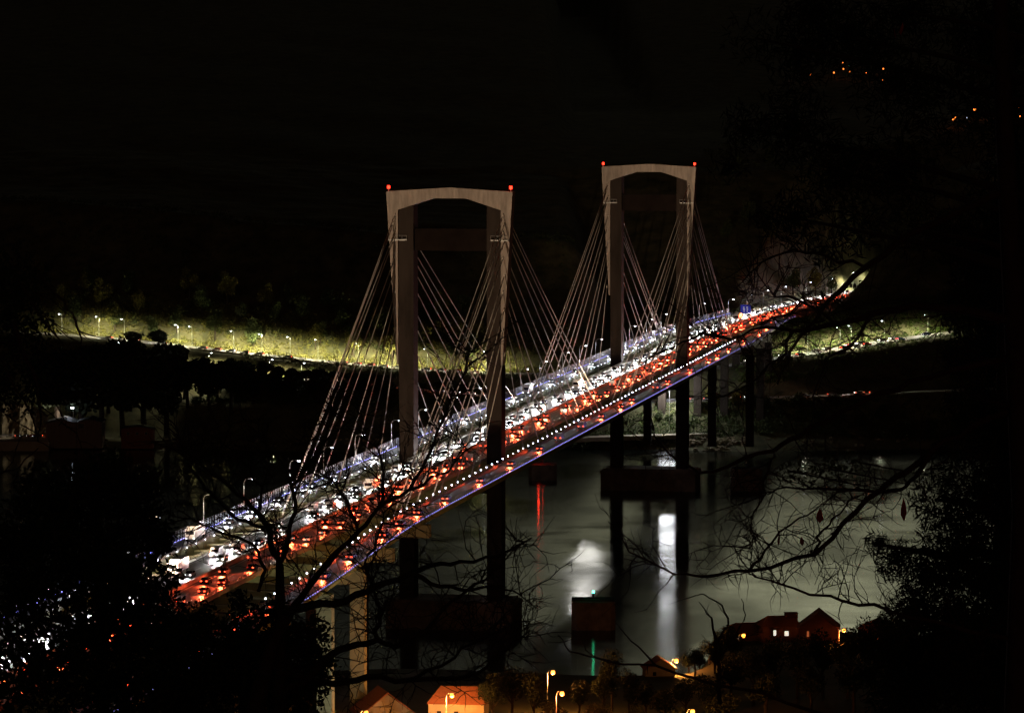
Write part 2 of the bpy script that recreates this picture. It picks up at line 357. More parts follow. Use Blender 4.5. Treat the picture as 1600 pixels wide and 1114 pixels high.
def ribbon(name, road, half, m, dz=0.0, parent=None, kind='structure', thick=0.5):
    P = road; T = np.gradient(P[:, :2], axis=0); T /= np.linalg.norm(T, axis=1)[:, None]; N = np.stack([T[:, 1], -T[:, 0]], 1)
    mb = MB(); vs = []
    for p, n in zip(P, N):
        for s_, h in ((-1, 0), (1, 0), (1, -thick), (-1, -thick)):
            vs.append((p[0] + n[0] * half * s_, p[1] + n[1] * half * s_, p[2] + dz + h))
    fs = []
    for i in range(len(P) - 1):
        a = 4 * i
        for j in range(4): fs.append((a + j, a + (j + 1) % 4, a + 4 + (j + 1) % 4, a + 4 + j))
    mb.add(vs, fs); o = mb.build(name, m, parent)
    if kind: o['kind'] = kind
    return o
ribbon('hillside_road', left_road, 6.5, M['road'])
ribbon('coast_road', low_road, 3.6, M['road'])
ribbon('slip_road', ramp_road, 5.5, M['road'])
prom = dense(poly([(830, 690, 1692), (900, 684, 1693), (960, 682, 1694), (1050, 682, 1695), (1110, 678, 1698), (1150, 675, 1702)]))
ribbon('promenade', prom, 4.5, M['quay'], dz=0.6, thick=1.8)

# ------------------------------------------------------------------ the bridge
bridge = tag(empty('cable_stayed_bridge', (0, 0, 50)), 'long cable-stayed road bridge crossing the dark water on two tall portal pylons', 'bridge')
def bpart(mb, name, mats, parent=None, smooth=False, label=None):
    o = mb.build(name, mats, None, smooth); o.parent = parent or bridge
    if parent is None: o.location = (0, 0, -50)
    if label: o['label'] = label
    return o
def strip(x0, x1, z1, z0, i0=0, i1=None, fx0=None, fx1=None):
    """prism along the bridge line between lateral offsets x0..x1 and heights z0..z1 over the deck"""
    mb = MB(); i1 = i1 if i1 is not None else len(Bp) - 1; vs = []
    for i in range(i0, i1 + 1):
        a = x0 + (fx0(Bp[i, 1]) if fx0 else 0); c = x1 + (fx1(Bp[i, 1]) if fx1 else 0)
        vs += [bpt(i, a, z1), bpt(i, c, z1), bpt(i, c, z0), bpt(i, a, z0)]
    fs = []
    n = i1 - i0
    for k in range(n):
        a = 4 * k
        for j in range(4): fs.append((a + j, a + 4 + j, a + 4 + (j + 1) % 4, a + (j + 1) % 4))
    fs += [(0, 1, 2, 3), (4 * n + 3, 4 * n + 2, 4 * n + 1, 4 * n)]
    mb.add(vs, fs); return mb
def yi(y): return int(np.argmin(abs(Bp[:, 1] - y)))
NI = len(Bp) - 1
I_LAND = yi(1230)
def merge(*ms):
    r = MB()
    for q in ms: r.add(q.v, q.f)
    return r
def flare(y): return 7.0 * float(sst(-140, -330, y)) - 6.5 * float(sst(560, 760, y))
def flareL(y): return 6.0 * float(sst(560, 760, y))
SD1 = yi(745); LD1 = yi(760)
bpart(merge(strip(-10.3, 10.3, 0.0, -0.5), strip(-7.5, 7.5, -0.5, -2.6, 0, yi(800))), 'main_deck', M['girder'])
bpart(merge(strip(-9.9, -0.5, 0.012, 0.004), strip(0.5, 9.9, 0.012, 0.004)), 'road_surface', M['asphalt'])
def dashes(xs, i0, i1, fx=None, dash=True):
    mb = MB()
    for x in xs:
        for i in range(i0, i1):
            o_ = fx(Bp[i, 1]) if fx else 0
            p = np.array(bpt(i, x + o_)); q = np.array(bpt(i + 1, x + o_)); n = np.array([BN[i, 0], BN[i, 1], 0]) * 0.09
            if dash: q = p + (q - p) * 0.45
            p[2] += 0.018; q[2] += 0.018; mb.add([p - n, p + n, q + n, q - n], [(0, 1, 2, 3)])
    return mb
mk = dashes([-5.2, 5.2], 0, NI); mk2 = dashes([-9.2, -1.3, 1.3, 9.2], 0, NI, dash=False); bpart(merge(mk, mk2), 'lane_marking', M['marking'])
bpart(strip(-0.35, 0.35, 0.85, 0.0, 0, NI), 'median_barrier', M['barrier'])
def rail(x, i0, i1, zs, h, step=2.5, fx=None, pr=0.05, rr=0.045, z00=0.0):
    mb = MB()
    P = [np.array(bpt(i, x + (fx(Bp[i, 1]) if fx else 0), z00)) for i in range(i0, i1 + 1)]
    for z in zs: mb.tube([p + [0, 0, z] for p in P], rr, 4)
    for a, b_ in zip(P[:-1], P[1:]):
        n = max(1, int(round(np.linalg.norm(b_ - a) / step)))
        for k in range(n):
            p = a + (b_ - a) * k / n; mb.box(p[0] - pr, p[0] + pr, p[1] - pr, p[1] + pr, p[2], p[2] + h)
    return mb
for s_ in (-1, 1):
    bpart(strip(min(s_ * 10.0, s_ * 10.28), max(s_ * 10.0, s_ * 10.28), 0.5, 0.0), 'edge_barrier', M['barrier'])
    bpart(rail(s_ * 10.15, 0, yi(900), [0.85, 1.15], 1.2, 2.0, z00=0.0, pr=0.07), 'edge_railing', M['barrier'])
# side decks (one lane each, outside the pylon legs)
for s_, fx, ie in ((1, flare, SD1), (-1, flareL, LD1)):
    fxs = fx
    xa, xb = (18.0, 24.6) if s_ > 0 else (-24.6, -18.0)
    bpart(merge(strip(xa, xb, 0.0, -0.35, 0, ie, fxs, fxs), strip(xa + .05, xb - 2.2 if s_ > 0 else xb - .05, -0.35, -2.4, 0, ie, fxs, fxs) if s_ > 0 else strip(xa + 2.2, xb - .05, -0.35, -2.4, 0, ie, fxs, fxs)),
          'side_deck', M['girder'], label='near side deck, lit by a row of small white lamps' if s_ > 0 else 'far side deck, with blue lit railing')
    bpart(strip(xa + .5, xb - .5, 0.012, 0.004, 0, ie, fxs, fxs), 'side_road_surface', M['asphalt'])
    xi = 18.12 * s_; xo = 24.45 * s_
    bpart(strip(min(xi - .14, xi + .14), max(xi - .14, xi + .14), 0.55, 0.0, 0, ie, fxs, fxs), 'inner_barrier', M['barrier'])
    bpart(rail(xi, 0, ie, [0.8, 1.1], 1.15, 2.5, fxs), 'inner_railing', M['darkrail'])
    bpart(rail(xo, 0, ie, [0.35, 0.7, 1.05, 1.4] if s_ > 0 else [0.4, 0.8, 1.2, 1.6, 2.0, 2.4], 1.45 if s_ > 0 else 2.45, 2.5, fxs, pr=0.07, rr=0.05), 'outer_railing', M['rail'])
    lx = xo - 0.35 * s_
    ld = strip(lx - .05, lx + .05, 0.17, 0.02, 0, ie, fxs, fxs)
    bpart(ld, 'led_strip', M['blue_led'], label='blue light strip at the foot of the railing')
# transverse beams joining the three decks
cbv = MB()
for y in range(-500, 700, 12):
    i = yi(y); a = -24.0 + flareL(y); c = 24.0 + flare(y); z = Bp[i, 2]
    mb = MB(); mb.prism([(a + 6, z - 2.3), (-10.4, z - 2.2), (-7.6, z - 2.65), (7.6, z - 2.65), (10.4, z - 2.2), (c - 6, z - 2.3), (c - 6, z - 1.2), (10.4, z - .7), (-10.4, z - .7), (a + 6, z - 1.2)], y - 0.45, y + 0.45)
    bpart(mb, 'transverse_beam', M['girder'])

# pylons
def pylon(y0, zt):
    py = empty('pylon', (0, y0, -50), 0, bridge)
    dz = zt - 129.0
    for s_ in (-1, 1):
        m = MB(); m.box(*sorted((11.0 * s_, 15.4 * s_)), -3.0, 3.4, 7.9, 125 + dz); bpart(m, 'leg', M['shade_concrete'], py)
    m = MB()
    up = [(-18.9, 129), (0, 130.2), (18.9, 129), (15.9, 78), (15.45, 78), (15.45, 123.6), (5, 127), (-5, 127), (-15.45, 123.6), (-15.45, 78), (-15.9, 78)]
    # built as quads so the concave outline triangulates cleanly
    def pr(poly): m.prism([(x, z + dz) for x, z in poly], -4.2, 0.4)
    pr([(15.45, 78), (15.9, 78), (18.9, 129), (15.45, 129.22)]); pr([(-15.9, 78), (-15.45, 78), (-15.45, 129.22), (-18.9, 129)])
    pr([(-15.45, 123.6), (-5, 127), (-5, 129.88), (-15.45, 129.22)]); pr([(-5, 127), (5, 127), (5, 129.88), (0, 130.2), (-5, 129.88)]); pr([(5, 127), (15.45, 123.6), (15.45, 129.22), (5, 129.88)])
    bpart(m, 'portal_frame', M['concrete'], py)
    m = MB(); m.box(-11, 11, -1, 2.6, 111.5 + dz, 118 + dz); bpart(m, 'crossbeam', M['deep_shade_concrete'], py, label='upper dark crossbeam')
    m = MB(); m.box(-10.98, 10.98, -2.4, 2.8, 40, 45.5); bpart(m, 'crossbeam', M['shade_concrete'], py, label='lower crossbeam under the deck')
    for s_ in (-1, 1):
        m = MB(); m.box(*sorted((12.6 * s_, 18.1 * s_)), -5.3, -4.21, 114.6 + dz, 115.0 + dz); m.tube([(12.6 * s_, -5.25, 116.1 + dz), (18.1 * s_, -5.25, 116.1 + dz)], .06, 4)
        for k in range(5): m.tube([(s_ * (12.6 + k * 1.37), -5.25, 115 + dz), (s_ * (12.6 + k * 1.37), -5.25, 116.1 + dz)], .05, 4)
        bpart(m, 'service_platform', M['steel'], py)
        m = MB(); m.tube([(18.3 * s_, -3.6, 129 + dz), (18.3 * s_, -3.6, 129.8 + dz)], .12, 6); m.tube([(18.3 * s_, -3.6, 129.8 + dz), (18.3 * s_, -3.6, 130.7 + dz)], .42, 8, 1)
        bpart(m, 'warning_light', [M['steel'], M['red_beacon']], py, label='small red aircraft warning light')
    m = MB()
    m.box(-18.5, 19.5, -8, 8.5, -8, 8); m.box(-17.5, 18.5, -7, 7.5, 8, 8.6); m.box(-18.8, 19.8, -8.3, 8.8, 6.9, 7.5); bpart(m, 'footing', M['footing'], py)
    # stay cables: two planes, both sides of the pylon
    zs = [122.5, 120, 117.5, 115, 110, 105, 100, 95, 89, 82]
    for s_ in (-1, 1):
        for dr in (-1, 1):
            ys = [150, 147, 144, 141, 126, 108, 90, 72, 54, 36] if (dr < 0) == (y0 < 100) else [192, 180, 165, 150, 132, 114, 96, 78, 58, 38]
            for k in range(10):
                xt = (16.2 + 0.45 * (k % 2)) * s_; xd = (14.6 + 0.7 * (k % 3)) * s_
                p = np.array([xt, dr * 4.1, zs[k] + dz]); q = np.array([xd, dr * ys[k], 50.0 - .6]); m = MB()
                if dr > 0: p[1] = 0.3
                pts = [p + (q - p) * u + np.array([0, 0, -1.2 * math.sin(math.pi * u) * ys[k] / 190]) for u in np.linspace(0, 1, 7)]
                m.tube(pts, 0.15, 6)
                m.tube([q + (p - q) * 0.0, q + (p - q) / np.linalg.norm(p - q) * 3.2], 0.24, 6)
                m.tube([p, p + (q - p) / np.linalg.norm(p - q) * 1.6], 0.22, 6)
                bpart(m, 'stay_cable', M['cable'], py, smooth=True)
    return py
pylon(0, 129); pylon(401, 128.6)
# approach piers
for y in (-150, -202, -244, -286, -330, -375, -420, -465, -510, 548, 590, 632):
    p = empty('pier', (0, y, -50), 0, bridge)
    z = float(zdeck(y)); fx = flare(y); fl = flareL(y); d_, l_ = to_dl(np.array([0, y, 0.])); zg = -6 if y > -160 and y < 540 else (4 if y > 0 else float(z_near(d_, l_)) - 3)
    m = MB(); m.box(-8, 8, -1.6, 1.6, z - 6.2, z - 2.7); m.box(8, 24.2 + fx, -1.4, 1.4, z - 5.8, z - 2.5); m.box(-24 + fl, -8, -1.4, 1.4, z - 5.8, z - 2.5); bpart(m, 'cap_beam', M['pier_concrete'], p)
    for x in (-22.5 + fl, -6, 6, 22.6 + fx):
        if y in (-202, -150) and x > 10: continue
        m = MB(); m.prism([(x - 1.7, zg), (x + 1.7, zg), (x + 1.7, z - 5.85), (x - 1.7, z - 5.85)], -1.45, 1.45); bpart(m, 'column', M['pier_concrete' if abs(x) > 10 and y < 0 else 'shade_concrete'], p)  # inner and far columns get their shade from the darker colour

# lamps on the inner barriers
stud = MB(); stud.tube([(0, 0, 0), (0, 0, .35)], .06, 6); stud.tube([(0, 0, .35), (0, 0, .58)], [.17, .15], 8, 1)
s0 = stud.build('barrier_lamp', [M['steel'], M['stud']])
first = True
for s_ in (1, -1):
    for k in range(104):
        y = -325 + k * 8.4
        if y > 540: break
        i = yi(y); x = (17.86 + flare(y)) if s_ > 0 else (-18.12)
        o = s0 if first else s0.copy()
        if not first: COL.objects.link(o)
        first = False; o.location = (x, y, 50.0 - 1.4 * float(sst(-250, -560, y)) + 1.12 if s_ > 0 else 50.2)
        if k % 5 in (1, 4) and s_ > 0: o.scale = (.75, .75, .85)
        if s_ < 0: o.scale = (.6, .6, .6); o.location.x = -17.6
        tag(o, 'tiny blue-white lamp in the long row along the near side deck barrier' if s_ > 0 else 'tiny white lamp low on the inner edge of the far side deck', 'lamp', 'small lamps along the near side deck' if s_ > 0 else 'small lamps along the far side deck')

# curved street lamps along the far edge of the bridge
def lamp_proto(h=8.5, arm=2.2, m='lamp_white'):
    r = empty('street_lamp')
    a = MB(); pts = [(0, 0, 0), (0, 0, h - 1.3)] + [(arm * .5 * (1 - math.cos(t_)), 0, h - 1.3 + 1.3 * math.sin(t_)) for t_ in np.linspace(.3, 1.57, 5)] + [(arm, 0, h + .05)]
    a.tube(pts, [.12, .09] + [.07] * 6, 6); a.build('pole', M['steel'], r)
    b2 = MB(); b2.box(arm - .1, arm + .75, -.17, .17, h - .04, h + .12); b2.build('lamp_head', M['steel'], r)
    c2 = MB(); c2.box(arm - .02, arm + .68, -.16, .16, h - .22, h - .045); c2.build('lamp_glass', M[m], r)
    return r
LP = lamp_proto(); first = True
def place_lamp(proto, loc, rz, label, group, energy, color, h=8.5, arm=2.2, use=False, sz=150, tilt=0):
    o = proto if use else copy_tree(proto)
    o.location = loc; o.rotation_euler = (0, 0, rz); tag(o, label, 'street lamp', group)
    if energy:
        L = bpy.data.lights.new('lamp_light', 'SPOT'); L.energy = energy; L.color = color; L.spot_size = R(sz); L.spot_blend = .6; L.shadow_soft_size = .25
        lo = bpy.data.objects.new('lamp_light', L); COL.objects.link(lo); lo.parent = o; lo.location = (arm + .3, 0, h - .2); lo.rotation_euler = (R(tilt), 0, 0)
    return o
for k, y in enumerate(range(-280, 1000, 44)):
    i = yi(y); p = bpt(i, -24.9 + flareL(y)); rz = math.atan2(BN[i, 1], BN[i, 0])
    if y > 700: p = bpt(i, -13.5)
    place_lamp(LP, p, rz, 'curved white street lamp on the far railing of the bridge, in a long even row' if y <= 700 else 'curved white street lamp beside the motorway on the far bank', 'street lamps along the far edge of the bridge' if y <= 700 else 'street lamps beside the far motorway', 1900 if y <= 700 else 3500, (.82, .86, 1.0) if y <= 700 else (1, .95, .7), use=first)
    first = False

# ------------------------------------------------------------------ cars
def car_meshes():
    b_ = MB()
    prof = [(-2.15, .3), (2.1, .3), (2.2, .55), (2.15, .8), (1.0, .95), (.45, 1.42), (-1.2, 1.45), (-1.85, 1.0), (-2.2, .92), (-2.22, .5)]
    # profile in y,z, extruded in x with narrower roof
    n = len(prof); vs = []
    for s_ in (-1, 1):
        for y, z in prof: vs.append((s_ * (.86 if z < 1.2 else .66), y, z))
    fs = [tuple(range(n)), tuple(range(2 * n - 1, n - 1, -1))] + [(i, i + n, (i + 1) % n + n, (i + 1) % n) for i in range(n)]
    b_.add(vs, fs)
    for x in (-.78, .78):
        for y in (-1.35, 1.35): b_.tube([(x - .1, y, .32), (x + .1, y, .32)], .32, 10, 1)
    g_ = MB()
    for y0, z0, y1, z1 in ((.97, .985, .5, 1.40), (-1.25, 1.44, -1.8, 1.05)):
        sg = 1 if y0 > 0 else -1
        g_.add([(-.72, y0 + .03 * sg, z0 + .03), (.72, y0 + .03 * sg, z0 + .03), (.62, y1 + .03 * sg, z1 + .03), (-.62, y1 + .03 * sg, z1 + .03)], [(0, 1, 2, 3)])
    for s_ in (-1, 1): g_.add([(s_ * .85, .8, 1.0), (s_ * .85, -1.6, 1.02), (s_ * .70, -1.1, 1.36), (s_ * .70, .4, 1.36)], [(0, 1, 2, 3)])
    h_ = MB(); h_.box(-.17, .17, -.03, .03, -.09, .09)
    return b_, g_, h_
cb, cg, ch = car_meshes()
def make_car(pi):
    r = cb.build('car', [PAINTS[pi], M['tyre']]); cg.build('windows', M['glass'], r)
    for x in (-.62, .62):
        ch.build('headlight', M['head'], r, loc=(x, 2.2, .68)); ch.build('tail_light', M['tail'], r, loc=(x, -2.24, .8))
    return r
def make_big(name, body, cab, L, Hh, Wd):
    b_ = MB(); hw = Wd / 2; h2 = L / 2
    if name == 'van': b_.prism([(0, 0)], 0, 0) if False else None
    prof = [(-h2, .45), (h2, .45), (h2, 1.1), (h2 - .9, 1.3), (h2 - 1.5, Hh), (-h2, Hh)] if name == 'van' else [(-h2, .9), (h2 - 2.0, .9), (h2 - 2.0, Hh), (-h2, Hh)]
    n = len(prof); vs = [(sx * hw, y, z) for sx in (-1, 1) for y, z in prof]
    b_.add(vs, [tuple(range(n)), tuple(range(2 * n - 1, n - 1, -1))] + [(i, i + n, (i + 1) % n + n, (i + 1) % n) for i in range(n)])
    if name == 'lorry': b_.box(-hw + .05, hw - .05, h2 - 1.9, h2, .6, 2.9); b_.box(-.45, .45, -h2, h2 - .2, .55, .88, 1)
    for x in (-hw + .15, hw - .15):
        for y in (-h2 + 1.0, h2 - 1.0): b_.tube([(x - .12, y, .42), (x + .12, y, .42)], .42, 10, 1)
    r = b_.build(name, [body, M['tyre']]); g_ = MB(); zf = 1.35 if name == 'van' else 1.7
    if name == 'van': g_.add([(-.8, h2 - .92, 1.36), (.8, h2 - .92, 1.36), (.75, h2 - 1.42, Hh - .15), (-.75, h2 - 1.42, Hh - .15)], [(0, 1, 2, 3)])
    else: g_.add([(-1, h2 + .012, 1.7), (1, h2 + .012, 1.7), (1, h2 + .012, 2.6), (-1, h2 + .012, 2.6)], [(0, 1, 2, 3)])
    g_.build('windows', M['glass'], r)
    for x in (-hw + .22, hw - .22): ch.build('headlight', M['head'], r, loc=(x, h2 + .03, .8)); ch.build('tail_light', M['tail'], r, loc=(x, -h2 - .03, .95))
    return r
PNAMES += ['white', 'white']; KINDS = ['car'] * 6 + ['van', 'lorry']
protos = [make_car(i) for i in range(6)] + [make_big('van', PAINTS[0], 0, 5.4, 2.3, 1.95), make_big('lorry', PAINTS[0], 0, 9.5, 3.5, 2.45)]; used = [False] * 8
FL1 = 1500000; FL2 = 1050000
slots = []; HEAD_W = 10500; TAIL_W = 6500
for x, way in ((-7.3, -1), (-3.3, -1), (3.3, 1), (7.3, 1), (-21.2, -1), (21.3, 1)):
    y = -470 + random.uniform(0, 6)
    while y < 1020:
        if not (abs(x) > 15 and y > 700): slots.append((y, x, way))
        y += random.choice((15, 19, 23, 28, 36)) * random.uniform(.85, 1.15) if abs(x) < 15 else random.uniform(24, 60)
slots.sort(); NIND = 300
far = MB(); farh = MB(); fart = MB(); cnt = 0
LW = bpy.data.lights.new('headlight_beam', 'SPOT'); LW.energy = HEAD_W; LW.color = (1, .95, .93); LW.spot_size = R(84); LW.spot_blend = 1; LW.shadow_soft_size = .3
LR = bpy.data.lights.new('tail_light_glow', 'SPOT'); LR.energy = TAIL_W; LR.color = (1, .09, .03); LR.spot_size = R(90); LR.spot_blend = 1; LR.shadow_soft_size = .3
LWF = LW.copy(); LWF.energy = 3500; LRF = LR.copy(); LRF.energy = 900
def beam(P, rz, way, far_=False):
    o = bpy.data.objects.new('headlight_beam' if way < 0 else 'tail_light_glow', (LWF if far_ else LW) if way < 0 else (LRF if far_ else LR)); COL.objects.link(o)
    sg = 1 if way < 0 else -1; dv = Vector((-math.sin(rz) * sg, math.cos(rz) * sg, 0))
    o.location = Vector(P) + dv * 2.4 + Vector((0, 0, 1.1)); o.rotation_euler = (dv + Vector((0, 0, -.07))).to_track_quat('-Z', 'Y').to_euler()
for (y, x, way) in slots:
    i = yi(y); fxo = (flare(y) if x > 15 else flareL(y) if x < -15 else 0)
    i2 = min(len(Bp) - 2, max(0, int(np.searchsorted(Bp[:, 1], y)) - 1)); u = (y - Bp[i2, 1]) / (Bp[i2 + 1, 1] - Bp[i2, 1])
    P = (1 - u) * np.array(bpt(i2, x + fxo, .02)) + u * np.array(bpt(i2 + 1, x + fxo, .02)); P = P + [random.uniform(-.35, .35), 0, 0]
    rz = -math.atan2(BT[i2, 0], BT[i2, 1]) + (math.pi if way < 0 else 0)
    beam(P, rz, way)
    if cnt < NIND:
        pi = random.choices(range(8), [5, 4, 3, 4, 1, 2, 2, .8])[0]
        o = copy_tree(protos[pi]) if used[pi] else protos[pi]; used[pi] = True
        o.location = P; o.rotation_euler = (0, 0, rz); cnt += 1
        lane = {-7.3: 'outer lane of oncoming white-lit traffic', -3.3: 'inner lane of oncoming white-lit traffic', 3.3: 'inner lane of red-lit traffic', 7.3: 'outer lane of red-lit traffic', -21.2: 'far side deck', 21.3: 'near side deck'}[x]
        where = 'before the nearer pylon' if y < 0 else 'between the two pylons' if y < 401 else 'beyond the farther pylon'
        tag(o, f'{PNAMES[pi]} {KINDS[pi]} in the {lane}, {where}', KINDS[pi], f'{PNAMES[pi]} {KINDS[pi]} group, {lane}, {where}')
    else:
        Mx = Matrix.Translation(P) @ Matrix.Rotation(rz, 4, 'Z')
        for src, dst, offs in ((cb, far, [(0, 0, 0)]), (ch, farh, [(-.62, 2.2, .68), (.62, 2.2, .68)]), (ch, fart, [(-.62, -2.24, .8), (.62, -2.24, .8)])):
            for of in offs: dst.add([Mx @ (Vector(v) + Vector(of)) for v in src.v], src.f)
fo = tag(far.build('distant_traffic', PAINTS[1]), 'distant cars in dense lanes on the far end of the bridge', 'traffic', kind='stuff')
farh.build('headlight', M['head'], fo); fart.build('tail_light', M['tail'], fo)
# ------------------------------------------------------------------ navigation blocks in the water
def nav_block(px, py, w_, h_, beacon, label, chamfer=False):
    p = at(px, py, z=0); d_, _ = to_dl(p); sc = d_ / F; hw = w_ * sc / 2; H = h_ * sc
    r = empty('mooring_block', (p[0], p[1], 0), TH); m = MB(); c = hw * .22
    poly_ = [(-hw, -hw + c), (-hw + c, -hw), (hw - c, -hw), (hw, -hw + c), (hw, hw - c), (hw - c, hw), (-hw + c, hw), (-hw, hw - c)]
    n = len(poly_); vs = [(x, y, -3) for x, y in poly_] + [(x, y, H) for x, y in poly_]
    m.add(vs, [tuple(range(n))[::-1], tuple(range(n, 2 * n))] + [(i, (i + 1) % n, n + (i + 1) % n, n + i) for i in range(n)]); m.build('block', M['footing'], r)
    m = MB(); m.box(-hw * .98, hw * .98, -hw * .55, hw * .55, H, H + .35); m.build('cap_slab', M['shade_concrete'], r)
    m = MB(); m.tube([(0, 0, H + .3), (0, 0, H + 2.0)], .35, 8); m.build('post', M['darkrail'], r)
    m = MB(); m.tube([(0, 0, H + 2.0), (0, 0, H + 2.7)], [.32, .22], 8); m.build('beacon', M[beacon], r)
    m = MB(); m.tube([(-hw * .5, 0, H + .3), (-hw * .5, 0, H + 1.5)], .06, 4); m.tube([(hw * .35, 0, H + .3), (hw * .35, 0, H + 1.1)], .1, 4); m.build('railing_post', M['darkrail'], r)
    tag(r, label, 'mooring block'); return r, H, p
_, H_, p_ = nav_block(927, 980, 68, 44, 'green_beacon', 'dark concrete block in the water carrying a green beacon')
point('green_glow', (p_[0], p_[1], H_ + 4), 25, (.05, 1, .4), .3)
_, H_, p_ = nav_block(848, 749, 44, 25, 'red_beacon', 'small concrete block in the water carrying a red beacon, left of the farther pylon')
point('red_glow', (p_[0] - 1, p_[1] - 4, H_ + 3), 300, (1, .03, .01), .5)
nb_ = nav_block(1166, 765, 48, 34, 'amber_beacon', 'concrete block in the water with an amber beacon, right of the farther pylon')[0]
nb_.children[0].data.materials[0] = M['pier_concrete']

# ------------------------------------------------------------------ leafy things
def crown(n, r, size, m, name='crown', parent=None, lobes=9, seed=0, flat=1.0, aspect=.6):
    g_ = np.random.default_rng(seed); P = []
    for i in range(lobes):
        v = g_.normal(size=3); v /= np.linalg.norm(v); c = v * r * g_.uniform(.25, .62) * [1, 1, flat]
        P.append(blob_points(c, (r * g_.uniform(.35, .55),) * 3, n // lobes, .3, g_))
    P = np.concatenate(P); V, Q = cards(P, size, aspect, g_); return V, Q
def tree(name, loc, h, r, m, label, group, seed=0, n=700, size=.45, flat=1.1, cat='tree', lobes=9):
    t_ = empty(name, loc); k = MB()
    k.tube([(0, 0, -1), (r * .05, 0, h * .35), (-r * .04, r * .03, h * .7)], [r * .09, r * .07, r * .03], 6)
    for a in range(3): k.tube([(0, 0, h * (.3 + .08 * a)), (math.cos(a * 2.1) * r * .5, math.sin(a * 2.1) * r * .5, h * (.55 + .1 * a))], [r * .04, r * .015], 5)
    k.build('trunk', M['bark'], t_); V, Q = crown(n, r, size, m, seed=seed, flat=flat, lobes=lobes); V[:, 2] += h - r * flat * .75
    npmesh('crown', V, Q, M[m], t_); tag(t_, label, cat, group); return t_
TP = {}
def tree_copy(key, loc, sc, rz, label, group, cat='tree', **kw):
    if key not in TP:
        o = tree(loc=(0, 0, 0), label='x', group='x', **kw); TP[key] = o
    else: o = copy_tree(TP[key])
    o.location = loc; o.scale = sc; o.rotation_euler = (0, 0, rz); tag(o, label, cat, group); return o
def ground(px, d): l = lof(px, d); return l, float(z_far(np.array([[d]]), np.array([[l]]))[0, 0])
rr = random.Random(3)
def road_d(road, px):
    Q = np.array([to_dl(p) for p in road]); X = Q[:, 1] / Q[:, 0] * F + 800; return float(np.interp(px, X, Q[:, 0]))
# dark round trees standing in front of the far road
row = [(x_, 1712 + (x_ * 7) % 11) for x_ in range(88, 620, 34)] + [(90, 1742), (112, 1735), (140, 1748), (168, 1740), (192, 1752), (205, 1790), (222, 1735), (246, 1788), (262, 1745), (286, 1738), (312, 1744), (338, 1736), (362, 1742), (384, 1735), (410, 1740), (436, 1738), (456, 1730), (478, 1738), (502, 1732), (524, 1740), (548, 1732), (575, 1738), (598, 1735), (655, 1742), (690, 1736), (725, 1742)]
for k, (px, d_) in enumerate(row):
    l_, z_ = ground(px, d_); key = 'r%d' % (k % 4); hh = rr.uniform(.8, 1.15)
    ry = float(np.interp(px, [q[0] for q in LROAD], [q[1] for q in LROAD])); ty = ry + {205: -16, 192: -8, 222: 4, 246: -24, 262: -8}.get(px, rr.uniform(6, 24))
    up = max(.35, (float(at(px, ty, d=d_)[2]) - z_) / 15.5)
    tree_copy(key, dl(d_, l_, z_ - .3), (max(up, .8), max(up, .8), up), rr.uniform(0, 6), 'dark round-crowned tree in the row in front of the lit far road', 'dark trees in front of the far road', name='round_tree', h=15, r=6.5, m='leaf_dark', n=2600, size=.6, seed=k % 4, flat=1.0)
# trees on the slope above the far road
up_t = [(px_, (road_d(left_road, px_) + 14 + (px_ * 13) % 34) if px_ < 760 else d__, m__) for px_, d__, m__ in [(238, 1905, 'leaf'), (345, 1915, 'leaf'), (130, 1895, 'leaf_yellow'), (178, 1900, 'leaf_yellow'), (290, 1902, 'leaf'), (470, 1930, 'leaf'), (500, 1925, 'leaf'), (530, 1935, 'leaf'), (555, 1920, 'leaf'), (430, 1925, 'leaf'), (395, 1915, 'leaf'), (665, 1865, 'leaf_yellow'), (690, 1870, 'leaf_yellow'), (715, 1868, 'leaf_yellow'), (735, 1880, 'leaf'), (1030, 1900, 'leaf'), (1055, 1890, 'leaf_yellow'), (1082, 1900, 'leaf'), (1110, 1930, 'leaf'), (1135, 1990, 'leaf'), (1170, 2010, 'leaf'), (1205, 2015, 'leaf_yellow'), (1240, 2020, 'leaf'), (1275, 2030, 'leaf_yellow'), (1300, 2060, 'leaf'), (1150, 2090, 'leaf'), (1200, 2110, 'leaf'), (60, 1890, 'leaf_yellow'), (100, 1888, 'leaf_yellow')] + [(q_ + (q_ * 3) % 17, 0, 'leaf' if (q_ // 22) % 3 else 'leaf_yellow') for q_ in range(84, 745, 22)]]
for k, (px, d_, m_) in enumerate(up_t):
    l_, z_ = ground(px, d_); s_ = rr.uniform(.7, 1.15); key = 'u' + m_ + str(k % 2)
    tree_copy(key, dl(d_, l_, z_ - .3), (s_, s_, s_ * 1.1), rr.uniform(0, 6), ('yellow-green' if m_ == 'leaf_yellow' else 'green') + ' tree on the slope behind the far road, faintly lit', 'trees on the slope behind the far road', name='slope_tree', h=14, r=5.0, m=m_, n=1500, size=.4, seed=20 + k % 5, flat=1.5)
